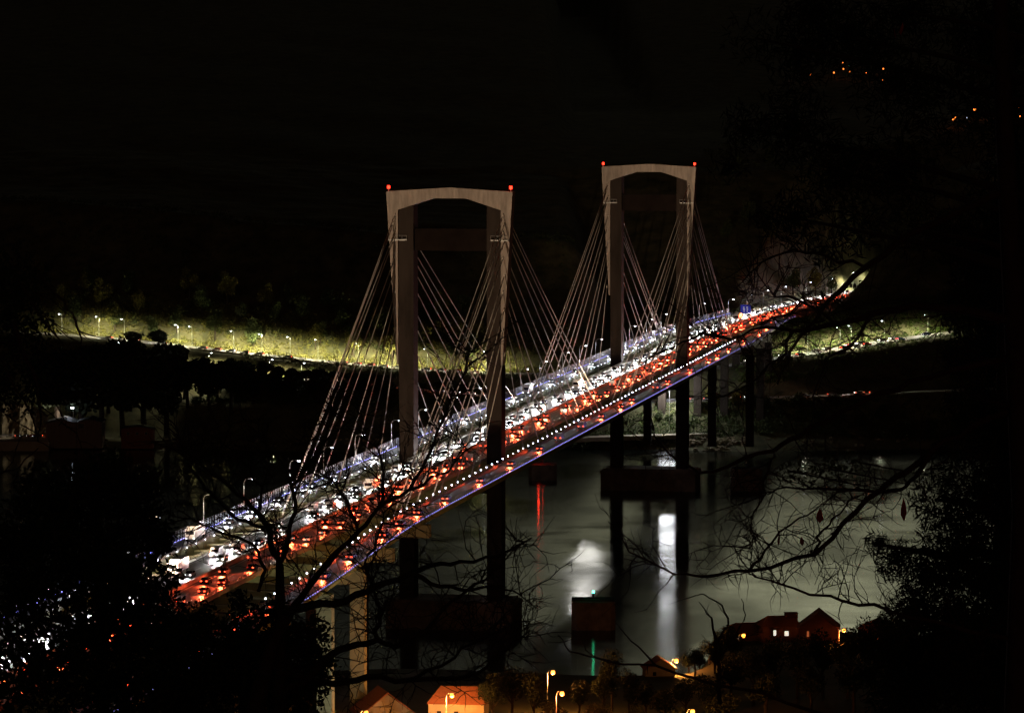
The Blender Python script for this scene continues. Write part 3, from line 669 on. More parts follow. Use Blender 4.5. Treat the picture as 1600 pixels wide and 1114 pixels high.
# bank under the farther end of the bridge
bank = [(965, 1735, .55), (985, 1742, .6), (1008, 1738, .65), (1030, 1745, .7), (1048, 1738, .6), (1090, 1745, .75), (1110, 1740, .8), (1130, 1728, .8), (1150, 1722, .9), (1120, 1712, .55), (1172, 1718, .9), (1195, 1728, 1.0), (1220, 1722, .9), (1250, 1728, 1.0), (1280, 1722, .9), (1310, 1730, 1.0), (1345, 1722, .9), (1380, 1730, 1.), (1420, 1722, 1.), (1460, 1728, 1.), (1500, 1722, 1.)]
for k, (px, d_, s_) in enumerate(bank):
    d_ = 1700 + (px * 5) % 13 + (6 if px < 1160 else 0); l_, z_ = ground(px, d_); m_ = 'leaf_yellow' if px in (1110, 1130, 1150) else 'leaf'; s_ *= .8
    tree_copy('b' + m_ + str(k % 3), dl(d_, l_, z_ - .5), (s_, s_, s_), rr.uniform(0, 6), 'bushy tree on the far bank to the right of the farther pylon' if px > 1085 else 'bushy tree on the far bank between the legs of the farther pylon', 'bushes on the far bank', name='bushy_tree', h=8.5, r=5.2, m=m_, n=1500, size=.38, seed=40 + k % 3, flat=.8)
# uncountable undergrowth on the far slopes
def undergrowth(name, label, boxes, m, size=.4, per=26, rad=1.5, kind=None):
    P = []
    for (pa, pb, rd, da, db, n) in boxes:
        for _ in range(n):
            px = rr.uniform(pa, pb); d_ = (road_d(rd, px) if rd is not None else 0) + da + (db - da) * rr.random() ** 1.3; P.append((d_, lof(px, d_), px))
    D_ = np.array([[p[0] for p in P]]); L_ = np.array([[p[1] for p in P]]); Z_ = z_far(D_, L_)[0]
    keep = np.ones(len(P), bool)
    for road, wv in ((left_road, 8), (low_road, 5), (ramp_road, 7), (bridge_land, 17)):
        Q_ = np.array([to_dl(q) for q in road]); dist = np.sqrt(((D_[0][:, None] - Q_[:, 0]) ** 2 + (L_[0][:, None] - Q_[:, 1]) ** 2).min(1)); keep &= dist > wv
    pts = []
    for i in np.nonzero(keep)[0]:
        p = CAM + FW * D_[0][i] + RT * L_[0][i]; r_ = rad * rr.uniform(.6, 1.4)
        pts.append(blob_points((p[0], p[1], Z_[i] + r_ * .3), (r_, r_, r_ * .8), per))
    V, Q = cards(np.concatenate(pts), size, .5); o = npmesh(name, V, Q, M[m], kind='stuff'); tag(o, label, 'shrubs'); return o
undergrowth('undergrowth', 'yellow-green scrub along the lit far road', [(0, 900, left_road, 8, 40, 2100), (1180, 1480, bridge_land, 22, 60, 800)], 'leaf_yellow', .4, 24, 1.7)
undergrowth('ground_cover', 'dull green scrub over the far hillside', [(0, 900, left_road, 20, 130, 1500), (1100, 1500, None, 1880, 2250, 900), (880, 1500, low_road, -27, -7, 1500), (300, 900, low_road, -22, -6, 500), (380, 900, low_road, 8, 35, 500)], 'leaf', .45, 24, 1.8)
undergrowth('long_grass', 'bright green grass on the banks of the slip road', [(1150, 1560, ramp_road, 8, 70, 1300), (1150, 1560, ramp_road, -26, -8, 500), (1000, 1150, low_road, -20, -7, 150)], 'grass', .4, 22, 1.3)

# rocks along the far shore
mb = MB()
for _ in range(520):
    px = rr.uniform(930, 1170) if rr.random() < .7 else rr.uniform(150, 1500); d_ = float(far_shore(lof(px, 1690))) + rr.uniform(-1, 9); l_ = lof(px, d_); p = np.array(dl(d_, l_, max(-.2, float(z_far_base(d_, l_)) + .1))); r_ = rr.uniform(.4, 1.3)
    vs = [p + np.array([math.cos(a) * r_ * rr.uniform(.7, 1.2), math.sin(a) * r_ * rr.uniform(.7, 1.2), h]) for h in (-.3, r_ * .5) for a in np.linspace(0, 6.28, 6)[:5]] + [p + np.array([0, 0, r_ * .8])]
    mb.add(vs, [(i, (i + 1) % 5, 5 + (i + 1) % 5, 5 + i) for i in range(5)] + [(5 + i, 5 + (i + 1) % 5, 10) for i in range(5)])
tag(mb.build('shore_rocks', M['rock']), 'pale boulders lining the far shore at the waterline', 'rocks', kind='stuff')

# ------------------------------------------------------------------ far road furniture
ST = lamp_proto(9.5, 1.0)
def road_pt(road, px, side):
    best = min(range(len(road)), key=lambda i: abs((lof(0, 1) + 0) * 0 + (to_dl(road[i])[1] / to_dl(road[i])[0] * F + 800) - px)); p = road[best]; return p + FW * side
first = True
for px in (88, 148, 195, 272, 308, 356, 408, 462, 504, 562, 618, 663, 757):
    p = road_pt(left_road, px, 6.0)
    place_lamp(ST, p, TH + math.pi, 'white street lamp on the verge of the far hillside road', 'street lamps along the far hillside road', 34000 * rr.choice((.25, .5, .9, 1.3, 1.9)), (1, .93, .52), 9.5, 1.0, use=first, sz=168, tilt=-17); first = False
for px in (1262, 1310, 1338, 1392, 1447):
    p = road_pt(ramp_road, px, 6.0)
    place_lamp(ST, p, TH + math.pi, 'white street lamp on the bank of the slip road at right', 'street lamps along the slip road', 36000, (1, .97, .6), 9.5, 1.0, sz=160)
for px, d_ in [(p_, road_d(left_road, p_) - 26) for p_ in (180, 247, 325, 420, 470)]:
    l_, z_ = ground(px, d_)
    place_lamp(ST, dl(d_, l_, z_), TH, 'street lamp on the lower bank, half hidden among the trees', 'street lamps among the trees of the far bank', 24000, (1, .9, .5), 9.5, 1.0, sz=165)
for i_ in range(yi(1000), yi(1200), 4):
    p = bpt(i_, -14.5); place_lamp(ST, p, math.atan2(BN[i_, 1], BN[i_, 0]), 'tall street lamp beside the motorway where it leaves the far bank', 'street lamps at the end of the motorway', 48000, (1, .93, .6), 9.5, 1.0, sz=170)
# retaining wall below the far road
mb = MB(); seg = [p for p in left_road if 285 < to_dl(p)[1] / to_dl(p)[0] * F + 800 < 640]
for a, b_ in zip(seg[:-1], seg[1:]):
    a2, b2 = a - FW * 7.0, b_ - FW * 7.0; e = FW * .5
    mb.add([a2 - [0, 0, 7], b2 - [0, 0, 7], b2 + [0, 0, .2], a2 + [0, 0, .2], a2 - [0, 0, 7] + e, b2 - [0, 0, 7] + e, b2 + [0, 0, .2] + e, a2 + [0, 0, .2] + e], [(0, 1, 2, 3), (5, 4, 7, 6), (3, 2, 6, 7), (4, 5, 1, 0)])
tag(mb.build('retaining_wall', M['pier_concrete']), 'pale retaining wall below the far hillside road', 'wall')
# guard rail with blue light along far road
mb = MB(); P_ = [p - FW * 6.7 + [0, 0, .8] for p in left_road]; mb.tube(P_, .12, 4)
for p in P_[::1]: mb.box(p[0] - .08, p[0] + .08, p[1] - .08, p[1] + .08, p[2] - .9, p[2] + .1)
tag(mb.build('guard_rail', M['rail']), 'steel guard rail along the edge of the far hillside road', 'railing')
mb = MB(); P_ = [p - FW * 4.0 + [0, 0, .8] for p in low_road]; mb.tube(P_, .12, 4)
for p in P_: mb.box(p[0] - .08, p[0] + .08, p[1] - .08, p[1] + .08, p[2] - .9, p[2] + .1)
tag(mb.build('guard_rail', M['rail']), 'low guard rail along the coast road near the far shore', 'railing')
# cars on the far roads
def road_cars(road, pxs, off, way, label, group, pw=None):
    P = [to_dl(q)[1] / to_dl(q)[0] * F + 800 for q in road]
    for px in pxs:
        i = min(range(1, len(road) - 1), key=lambda j: abs(P[j] - px)); q = road[i]; t_ = (road[i + 1] - road[i - 1])[:2]; t_ /= np.linalg.norm(t_)
        pi = rr.randrange(6); o = copy_tree(protos[pi]); rz = -math.atan2(t_[0], t_[1]) + (math.pi if way < 0 else 0)
        n = np.array([t_[1], -t_[0]]) * off; loc = (q[0] + n[0], q[1] + n[1], q[2] + .02); o.location = loc; o.rotation_euler = (0, 0, rz)
        tag(o, f'{PNAMES[pi]} car {label}', 'car', f'{PNAMES[pi]} cars {group}')
        beam(loc, rz, way, True)
road_cars(left_road, [rr.uniform(95, 760) for _ in range(26)], 3, -1, 'with bright headlights on the far hillside road', 'on the far hillside road')
road_cars(low_road, [rr.uniform(440, 760) for _ in range(9)] + [rr.uniform(960, 1500) for _ in range(14)], 1.6, 1, 'with red tail lights on the coast road', 'on the coast road')
road_cars(low_road, [rr.uniform(440, 760) for _ in range(3)] + [rr.uniform(960, 1500) for _ in range(5)], -1.6, -1, 'with white headlights on the coast road', 'on the coast road')
road_cars(ramp_road, [rr.uniform(1150, 1480) for _ in range(12)], -2.6, -1, 'with headlights on the slip road at right', 'on the slip road')
road_cars(ramp_road, [rr.uniform(1250, 1420) for _ in range(5)], 2.6, 1, 'with red tail lights on the slip road at right', 'on the slip road')
# signs
def text(s_, size, m, parent, loc, name='lettering'):
    c = bpy.data.curves.new(name, 'FONT'); c.body = s_; c.size = size; c.align_x = 'CENTER'; c.align_y = 'CENTER'; c.extrude = .01; c.materials.append(M[m])
    o = bpy.data.objects.new(name, c); COL.objects.link(o); o.parent = parent; o.location = loc; o.rotation_euler = (math.pi / 2, 0, 0); return o
def sign(px, py, d_, w_, h_, zb, face, label, marks=True):
    p = at(px, py, d=d_); sc = d_ / F; hw, hh = w_ * sc / 2, h_ * sc / 2
    r = empty('road_sign', (p[0], p[1], zb), TH); z = p[2] - zb; m = MB(); m.box(-hw, hw, -.06, .06, z - hh, z + hh); m.build('sign_panel', M[face], r)
    for x in (-hw * .7, hw * .7): m = MB(); m.tube([(x, .2, -.5), (x, .2, z + hh)], .1, 6); m.build('post', M['darkrail'], r)
    if marks:
        for x, z1, ww, h2 in ((-.35, .4, .3, .1), (.3, .4, .35, .1), (-.3, -.05, .38, .1), (.35, -.05, .3, .1), (-.3, -.5, .1, .28), (.3, -.5, .1, .28)):
            m = MB(); m.box(hw * (x - ww / 2), hw * (x + ww / 2) , -.09, -.062, z + hh * (z1 - h2), z + hh * (z1 + h2)); m.build('sign_lettering', M['sign_white'], r)
    tag(r, label, 'road sign')
sign(1165, 483, 1830, 16, 13, 49.5, 'sign_blue', 'blue motorway sign with white marks standing at the far end of the bridge')
sign(1431, 511, 1842, 10, 10, 38, 'sign_blue', 'blue sign beside the slip road, left one of the pair')
sign(1444, 512, 1842, 9, 9, 38, 'sign_blue', 'blue sign beside the slip road, right one of the pair', False)
sign(1350, 512, 1835, 20, 13, 36, 'steel', 'back of a large grey sign on the grass bank of the slip road', False)
r = empty('sign_gantry', tuple(at(1362, 490, d=1990))[:2] + (47.0,), TH); z = float(at(1362, 449, d=1990)[2]) - 47
m = MB(); m.tube([(0, 0, -1), (0, 0, z + 1)], .35, 6); m.build('post', M['darkrail'], r); m = MB(); m.tube([(1, 0, z), (-14, 0, z)], .25, 4); m.tube([(1, 0, z + .9), (-14, 0, z + .9)], .15, 4); m.build('beam', M['darkrail'], r)
for x in (-2, -4, -9, -11): m = MB(); m.box(x - .7, x + .7, -.3, .3, z + .2, z + 1.8); m.build('signal_box', M['darkrail'], r)
tag(r, 'dark overhead gantry with small signal boxes at the end of the motorway', 'gantry')

# ------------------------------------------------------------------ far left shore: quay, sheds, cliff
q = MB(); a = at(-60, 690, z=3.4); q_pts = [dl(1684, -262, 0), dl(1684, -205, 0), dl(1712, -205, 0), dl(1712, -262, 0)]
q.add([(x, y, -3) for x, y, _ in q_pts] + [(x, y, 4.1) for x, y, _ in q_pts], [(0, 1, 5, 4), (1, 2, 6, 5), (2, 3, 7, 6), (3, 0, 4, 7), (4, 5, 6, 7)])
q.build('quay', M['quay'])['kind'] = 'structure'
def building(name, d_, l_, zb, w_, dep, h_, rh, wall, roof, label, rz=0, windows=(), cat='building', chimney=None, hip=False, door=True):
    """gable/hip roofed building; windows = (x, z, w, h, material)"""
    r = empty(name, dl(d_, l_, zb), TH + rz); m = MB(); m.box(-w_ / 2, w_ / 2, 0, dep, -3, h_)
    if not hip and rh: m.prism([(-w_ / 2, h_), (w_ / 2, h_), (0, h_ + rh)], .02, dep - .02)
    m.build('wall', M[wall], r); o_ = .5; rf = None
    m = MB(); W2, z0, z1 = w_ / 2 + o_, h_ - .15, h_ + rh
    if hip == 'side':       # ridge across the front: roof plane faces the viewer
        m.add([(-W2, -o_, z0), (W2, -o_, z0), (W2, dep + o_, z0), (-W2, dep + o_, z0), (-W2 + dep * .3, dep / 2, z1), (W2 - dep * .3, dep / 2, z1)], [(0, 1, 5, 4), (1, 2, 5), (2, 3, 4, 5), (3, 0, 4), (3, 2, 1, 0)])
    else:
        m.add([(-W2, -o_, z0), (0, -o_, z1 + .25), (W2, -o_, z0), (-W2, dep + o_, z0), (0, dep + o_, z1 + .25), (W2, dep + o_, z0),
               (-W2, -o_, z0 + .2), (0, -o_, z1 + .5), (W2, -o_, z0 + .2), (-W2, dep + o_, z0 + .2), (0, dep + o_, z1 + .5), (W2, dep + o_, z0 + .2)],
              [(6, 7, 10, 9), (7, 8, 11, 10), (0, 3, 4, 1), (1, 4, 5, 2), (0, 1, 7, 6), (1, 2, 8, 7), (3, 9, 10, 4), (4, 10, 11, 5), (0, 6, 9, 3), (2, 5, 11, 8)])
    rf = m.build('roof', M[roof], r)
    if chimney:
        x, y, s_, ch_ = chimney; m = MB(); m.box(x - s_, x + s_, y - s_ * .7, y + s_ * .7, h_ - .5, h_ + rh + ch_); m.box(x - s_ - .1, x + s_ + .1, y - s_ * .7 - .1, y + s_ * .7 + .1, h_ + rh + ch_, h_ + rh + ch_ + .2); m.build('chimney', M[wall], rf)
    for x, z, ww, hh, mm in windows:
        m = MB(); m.box(x - ww / 2 - .1, x + ww / 2 + .1, -.06, -.003, z - hh / 2 - .1, z + hh / 2 + .1); f = m.build('window', M['wall'] if mm == 'glass' else M['darkrail'], r)
        m = MB(); m.box(x - ww / 2, x + ww / 2, -.09, -.063, z - hh / 2, z + hh / 2); m.build('pane', M[mm], f)
    tag(r, label, cat); return r
building('warehouse', 1690, lof(93, 1690), 3.6, 13.5, 16, 8.2, 1.4, 'shed', 'darkrail', 'large pinkish shed on the far shore, the half nearest the lit quay', windows=[(3, 6.4, 2, 1, 'glass')])
building('warehouse', 1690, lof(137, 1690), 3.6, 11.0, 16, 8.6, 1.2, 'shed', 'darkrail', 'pinkish shed on the far shore, right half with a dark loading hatch', windows=[(-3.6, 6.9, 2.6, 2.2, 'glass')])
building('boathouse', 1690, lof(212, 1690), 3.4, 14, 10, 6.0, .8, 'wall_red', 'darkrail', 'low pale house on the far shore right of the sheds', windows=[(-4, 3.8, 1.2, 1.2, 'glass'), (0, 3.8, 1.2, 1.2, 'glass'), (4, 3.8, 1.2, 1.2, 'glass')])
mb = MB()
g_ = np.random.default_rng(5); cx_ = np.linspace(0, 72, 19); cz_ = np.linspace(0, 14, 9); vs = []
for zi, z in enumerate(cz_):
    for x in cx_:
        px = x; k_ = 1720 + z * .35 + g_.uniform(-1.4, 1.4) + 2 * math.sin(x / 7.0); hgt = z * (1 - .35 * sst(35, 72, x)); vs.append(dl(k_, lof(px, 1720) , 3.5 + hgt))
mb.add(vs, [(r_ * 19 + c, r_ * 19 + c + 1, (r_ + 1) * 19 + c + 1, (r_ + 1) * 19 + c) for r_ in range(8) for c in range(18)])
tag(mb.build('cliff', M['rock']), 'pale floodlit rock face behind the quay', 'rock face', kind='structure')
fl = empty('floodlight', dl(1712, lof(112, 1712), 4), TH); m = MB(); m.tube([(0, 0, 0), (0, 0, 13)], .15, 6); m.build('pole', M['steel'], fl)
m = MB(); m.box(-1.0, .2, -.5, .5, 12.4, 13.1); m.build('lamp_head', M['lamp_white'], fl); tag(fl, 'bright white floodlight on a pole above the far left quay', 'floodlight')
spot('flood_light', dl(1704, lof(108, 1704), 16.5), dl(1716, lof(24, 1712), 4), 16000, (1, .88, .66), 84, .5)
for k, px in enumerate((3, 14, 24, 36, 47, 56)):
    pi = k % 6; o = copy_tree(protos[pi]); o.location = dl(1706, lof(px, 1706), 4.12); o.rotation_euler = (0, 0, TH + 1.57 + rr.uniform(-.2, .2)); tag(o, f'{PNAMES[pi]} car parked on the far left quay below the rock face', 'car', 'cars parked on the far quay')
    for c_ in o.children:
        if c_.name.startswith(('headlight', 'tail_light')): c_.scale = (1, 1, 1)

# village lights far up the right hillside
hl = [(1266, 117), (1303, 114), (1317, 98), (1318, 108), (1327, 112), (1330, 94), (1327, 104), (1354, 114), (1373, 106), (1380, 108), (1378, 125), (1489, 187), (1492, 184), (1511, 184), (1523, 173), (1528, 176), (1547, 176), (1555, 177), (1573, 171), (1582, 169), (1592, 168), (1594, 182)]
fp = MB(); fp.tube([(0, 0, 0), (0, 0, 8)], .12, 5); 
for k, (px, py) in enumerate(hl):
    for d_ in range(1960, 5000, 15):
        z_ = float(z_far(np.array([[d_]]), np.array([[lof(px, d_)]]))[0, 0]); p = at(px, py, d=float(d_))
        if p[2] < z_ + 7: break
    h_ = max(1.5, float(p[2]) - z_)
    r = empty('hill_lamp', (p[0], p[1], z_)); m = MB(); m.tube([(0, 0, -1), (0, 0, h_)], .12, 5); m.build('pole', M['darkrail'], r)
    big = (px, py) in ((1523, 173), (1492, 184)); s_ = d_ / 2900 * (1.3 if big else .55); s_ = min(s_, h_ * .8); m = MB(); m.tube([(0, 0, h_ - s_), (0, 0, h_ + s_)], [s_, s_ * .7], 8); m.build('lamp_glass', M['hill_white' if px in (1511,) else 'hill_green' if (px, py) == (1327, 104) else 'hill_orange'], r)
    tag(r, 'tiny orange light of the village high on the right hillside', 'lamp', 'village lights on the right hillside')

# ------------------------------------------------------------------ near village
OR = (1.0, .36, .07)
def village_lamp(px, py, d_, label, energy=900, arm=1.0, col=OR, hh=7.5):
    p = at(px, py, d=d_); o = copy_tree(VL); o.location = (p[0] - RT[0] * arm, p[1] - RT[1] * arm, p[2] - hh); o.rotation_euler = (0, 0, TH); tag(o, label, 'street lamp')
    if energy: point('lamp_light', (p[0] + RT[0] * .3 - FW[0] * .5, p[1] + RT[1] * .3 - FW[1] * .5, p[2] - 1.7), energy, col, .3)
VL = lamp_proto(7.5, 1.0, 'lamp_orange'); VL0 = VL
gm = MB(); gm.tube([(1.3, 0, 6.55), (1.3, 0, 6.8), (1.3, 0, 7.2), (1.3, 0, 7.44)], [.25, .5, .5, .25], 10); gm.build('lamp_globe', M['lamp_orange'], VL)
village_lamp(704, 1083, 870, 'orange street lamp beside the tiled house at the bottom of the view', 14000)
village_lamp(862, 1047, 905, 'glaring orange street lamp among the dark trees right of the tiled houses', 9000)
village_lamp(1317, 982, 1040, 'glaring orange street lamp beside the dark houses at lower right', 1900)
village_lamp(1055, 1029, 1000, 'curved orange street lamp standing over a small lit house by the water', 9000)
village_lamp(570, 1110, 850, 'orange street lamp behind the leftmost tiled roof at the bottom edge', 3500)
village_lamp(876, 1080, 850, 'reddish lamp low among the trees under the glaring street lamp', 5000, col=(1, .2, .05))
village_lamp(1080, 1108, 850, 'orange lamp at the bottom edge right of centre', 6000)
village_lamp(1160, 990, 1000, 'dim orange lamp hidden behind the dark house', 0)
for c_ in list(VL0.children): bpy.data.objects.remove(c_)
bpy.data.objects.remove(VL0)
building('tiled_house', 868, lof(604, 868), 11.7, 12.5, 10, 4.2, 4.8, 'wall', 'roof', 'house with a steep red tiled gable roof, leftmost at the bottom edge', rz=.25, windows=[(0, 3, 1, 1.2, 'glass')])
building('tiled_house', 880, lof(712, 880), 11.0, 13, 9, 5.6, 3.4, 'wall', 'roof', 'pale house with an orange-lit hipped tile roof behind the street lamp', rz=-.12, windows=[(-4, 3.2, 1, 1.2, 'glass'), (0, 3.2, 1, 1.2, 'glass')], hip='side')
building('small_house', 995, lof(1034, 995), 4.0, 8, 6, 3.2, 2.4, 'wall', 'roof', 'small orange-lit house below the curved lamp at the water edge', rz=.1, windows=[(-1.6, 2, .9, 1, 'glass')])
building('stone_house', 1052, lof(1176, 1052), 3.0, 11, 9, 6.0, 2.0, 'wall_red', 'roof', 'long dark house by the water with one small lit window', rz=.2, windows=[(-3.6, 4.4, .6, .7, 'window_lit')], hip='side')
building('stone_house', 1046, lof(1226, 1046), 4.0, 11, 9, 7.4, 2.4, 'wall_red', 'roof', 'dark two-storey house with two brightly lit windows and a stout chimney', rz=.12, windows=[(-2.2, 5.6, .75, 1.5, 'window_lit'), (1.1, 5.4, 1.1, 1.3, 'window_lit')], hip='side', chimney=(3.2, 4.5, 1.7, .6))
building('stone_house', 1040, lof(1282, 1040), 4.5, 11, 9, 7.0, 4.2, 'wall_red', 'roof', 'dark gabled house with a dim red window, next to the glaring lamp', rz=-.1, windows=[(-2.8, 5.6, .6, 1.5, 'window_red')])
building('stone_house', 1030, lof(1368, 1030), 5.0, 8, 8, 8.0, 1.6, 'wall_red', 'roof', 'dark narrow house at the right of the glaring lamp', rz=-.3, windows=[(1.4, 5.6, .6, .8, 'window_red')])
building('tiled_house', 852, lof(905, 852), 7.0, 9, 8, 5.5, 2.6, 'wall', 'roof', 'house lit red through the trees below the glaring lamp', rz=.5, windows=[(0, 3, 1, 1, 'glass')])
# near trees between village and water
nt_ = [(1078, 1012, 5.5, 3.2, 1), (1096, 1018, 6, 3.2, 1), (1112, 1010, 7, 3.4, 1), (1128, 1020, 7, 3.4, 1), (1145, 1012, 8, 3.5, 1), (1088, 985, 8, 4, 1), (1120, 980, 9, 4, 1), (1150, 985, 9, 4, 1), (770, 880, 12, 4.6, 1.0), (800, 885, 13, 4.5, 1), (835, 880, 13, 4.5, 1.0), (905, 900, 9, 4.2, 1), (945, 905, 10, 4.2, 1), (958, 912, 15, 4.0, 1.4), (985, 905, 12, 3.4, 1.5), (1010, 898, 9, 4, 1), (1040, 880, 9, 4.5, 1), (1075, 900, 9.5, 4.5, 1), (1110, 895, 11, 4.5, 1), (1145, 910, 13, 4.8, 1), (1180, 900, 13, 5, 1), (1215, 905, 14, 5, 1), (1250, 900, 15, 5, 1), (1290, 905, 16, 5, 1), (1330, 900, 16, 5.5, 1), (1370, 905, 18, 5.5, 1), (1410, 900, 22, 6, 1.2), (1450, 905, 24, 6, 1.2), (1500, 900, 25, 7, 1.2), (1550, 905, 26, 7, 1.2), (870, 860, 8, 4, 1), (1395, 990, 15, 4.5, 1.3), (1000, 862, 7, 4, 1), (940, 858, 8, 4, 1), (1130, 865, 10, 5, 1), (1200, 862, 11, 5, 1), (1270, 862, 12, 5, 1), (1340, 862, 13, 5.5, 1), (1060, 860, 7, 4, 1)]
for k, (px, d_, h_, r_, f_) in enumerate(nt_):
    l_ = lof(px, d_); z_ = float(z_near(np.array(d_), np.array(l_)))
    key = 'n%d%d' % (k % 4, f_ > 1.1); s_ = r_ / 4.6; vs_ = h_ / 12
    tree_copy(key, dl(d_, l_, z_ - .4), (s_, s_, vs_), rr.uniform(0, 6), 'dark leafy tree on the near shore among the village houses', 'dark trees of the near shore', name='leafy_tree', h=12, r=4.6, m='leaf_dark', n=2200, size=.28, seed=60 + k % 4, flat=1.4 if f_ > 1.1 else 1.05)
P = []
for _ in range(420):
    d_ = rr.uniform(825, 846); l_ = lof(rr.uniform(500, 660), d_); z_ = float(z_near(np.array(d_), np.array(l_))); P.append(blob_points(dl(d_, l_, z_ + rr.uniform(0, 6.5)), (1.1, 1.1, 1.6), 34))
V, Q = cards(np.concatenate(P), .22, .45); tag(npmesh('reed_thicket', V, Q, M['leaf_yellow']), 'tall yellow-green thicket at the foot of the approach piers', 'thicket', kind='stuff')

# floodlights added to brighten the pylon fronts and the approach piers
def added_flood(loc, tgt, e, c, size, label):
    r = empty('added_floodlight', loc); m = MB(); m.tube([(0, 0, -1), (0, 0, 1.0)], .08, 6); m.build('post', M['darkrail'], r); m = MB(); m.box(-.35, .35, -.2, .2, 1.0, 1.5); m.build('lamp_head', M['steel'], r)
    spot('flood_light', (loc[0], loc[1], loc[2] + 1.8), tgt, e, c, size, .4); tag(r, label, 'floodlight')
WARM = (1.0, .70, .46)
added_flood((-12, -330, 50.3), (0, 0, 108), FL1, WARM, 26, 'small added floodlight on the near approach, left side, aimed up at the nearer pylon')
added_flood((12, 95, 50.3), (0, 401, 110), FL2, WARM, 24, 'small added floodlight on the main deck aimed up at the farther pylon')
zz_ = float(z_near(np.array(830.0), np.array(-20.0)))
added_flood(dl(800, -14, zz_ + 4), dl(860, -38, 30), 36000, (1, .95, .66), 60, 'added floodlight on the near bank lighting the approach piers')

# ------------------------------------------------------------------ foreground trees
def px3(px, py, d): return at(px, py, d=d)
def wig(pts, amp, rng): 
    o = [pts[0]]
    for a, b_ in zip(pts[:-1], pts[1:]):
        L = np.linalg.norm(b_ - a)
        for u in (.33, .66, 1): o.append(a + (b_ - a) * u + (rng.normal(size=3) * amp * L if u < 1 else 0))
    return o
def twigs(mb, pts, r0, rng, dens, length, level=0, droop=0.0):
    for a, b_ in zip(pts[:-1], pts[1:]):
        L = np.linalg.norm(b_ - a); n = rng.poisson(dens * L)
        for _ in range(n):
            u = rng.uniform(); p = a + (b_ - a) * u; dr = (b_ - a) / (L + 1e-9); v = rng.normal(size=3); v -= FW * (v @ FW) * .55; v /= np.linalg.norm(v)
            v = v * .9 + dr * .7 + np.array([0, 0, .25 - droop]); v /= np.linalg.norm(v); ln = length * rng.uniform(.45, 1.2); q = [p]
            k = 4
            for j in range(k):
                v = v + rng.normal(size=3) * .28; v /= np.linalg.norm(v); q.append(q[-1] + v * ln / k)
            mb.tube(q, list(np.linspace(r0, r0 * .35, k + 1)), 4, cap=False)
            if level > 0: twigs(mb, q, r0 * .6, rng, dens * 1.6, length * .5, level - 1, droop)
def limb(parent, path, d0, d1, r0, r1, rng, dens=2.2, length=.55, level=1, name='branch', tr=.0045, droop=0.):
    n = len(path); pts = [px3(px, py, d0 + (d1 - d0) * i / max(1, n - 1)) for i, (px, py) in enumerate(path)]
    pts = wig(pts, .035, rng); mb = MB(); mb.tube(pts, list(np.linspace(r0, r1, len(pts))), 6)
    if dens: twigs(mb, pts, tr, rng, dens, length, level, droop)
    return mb.build(name, M['bark'], parent, smooth=True)
rg = np.random.default_rng(11)
def gz(d): return float(z_near(np.array(float(d)), np.array(0.0)))
# bare tree, bottom left
D0 = 34.0
bt = empty('bare_tree'); tag(bt, 'leafless tree at lower left whose forked twigs cross the bridge deck', 'tree')
mb = MB(); b0 = px3(437, 1100, D0); mb.tube([np.array([b0[0], b0[1], gz(D0) - .5]), b0, px3(438, 960, D0), px3(437, 881, D0)], [.13, .075, .05, .036], 8); mb.build('trunk', M['bark'], bt, smooth=True)
L_ = [([(437, 881), (424, 855), (419, 825), (404, 802), (384, 780), (350, 752), (305, 722), (262, 698), (238, 690)], .032, .006),
      ([(437, 881), (452, 835), (462, 800), (455, 760), (440, 720), (412, 690), (398, 655)], .024, .005),
      ([(419, 825), (372, 812), (330, 770), (300, 735), (282, 690), (270, 660)], .018, .005),
      ([(404, 802), (410, 760), (380, 720), (345, 690), (340, 655)], .016, .005),
      ([(455, 760), (480, 730), (500, 700), (515, 660), (525, 640)], .014, .004),
      ([(404, 923), (415, 890), (395, 850), (340, 830), (300, 810), (255, 800)], .02, .005),
      ([(437, 990), (460, 945), (487, 910), (520, 868), (560, 830), (590, 795), (640, 765), (700, 738), (730, 700)], .036, .006),
      ([(590, 795), (600, 740), (590, 700), (560, 670)], .016, .004),
      ([(640, 765), (665, 720), (690, 660), (722, 590), (735, 545)], .016, .004),
      ([(560, 830), (540, 780), (520, 750), (470, 720)], .014, .004)]
for path, a_, b2_ in L_: limb(bt, path, D0, D0 + rg.uniform(-2, 2), a_, b2_, rg, 11.0, .55, 1, tr=.006)
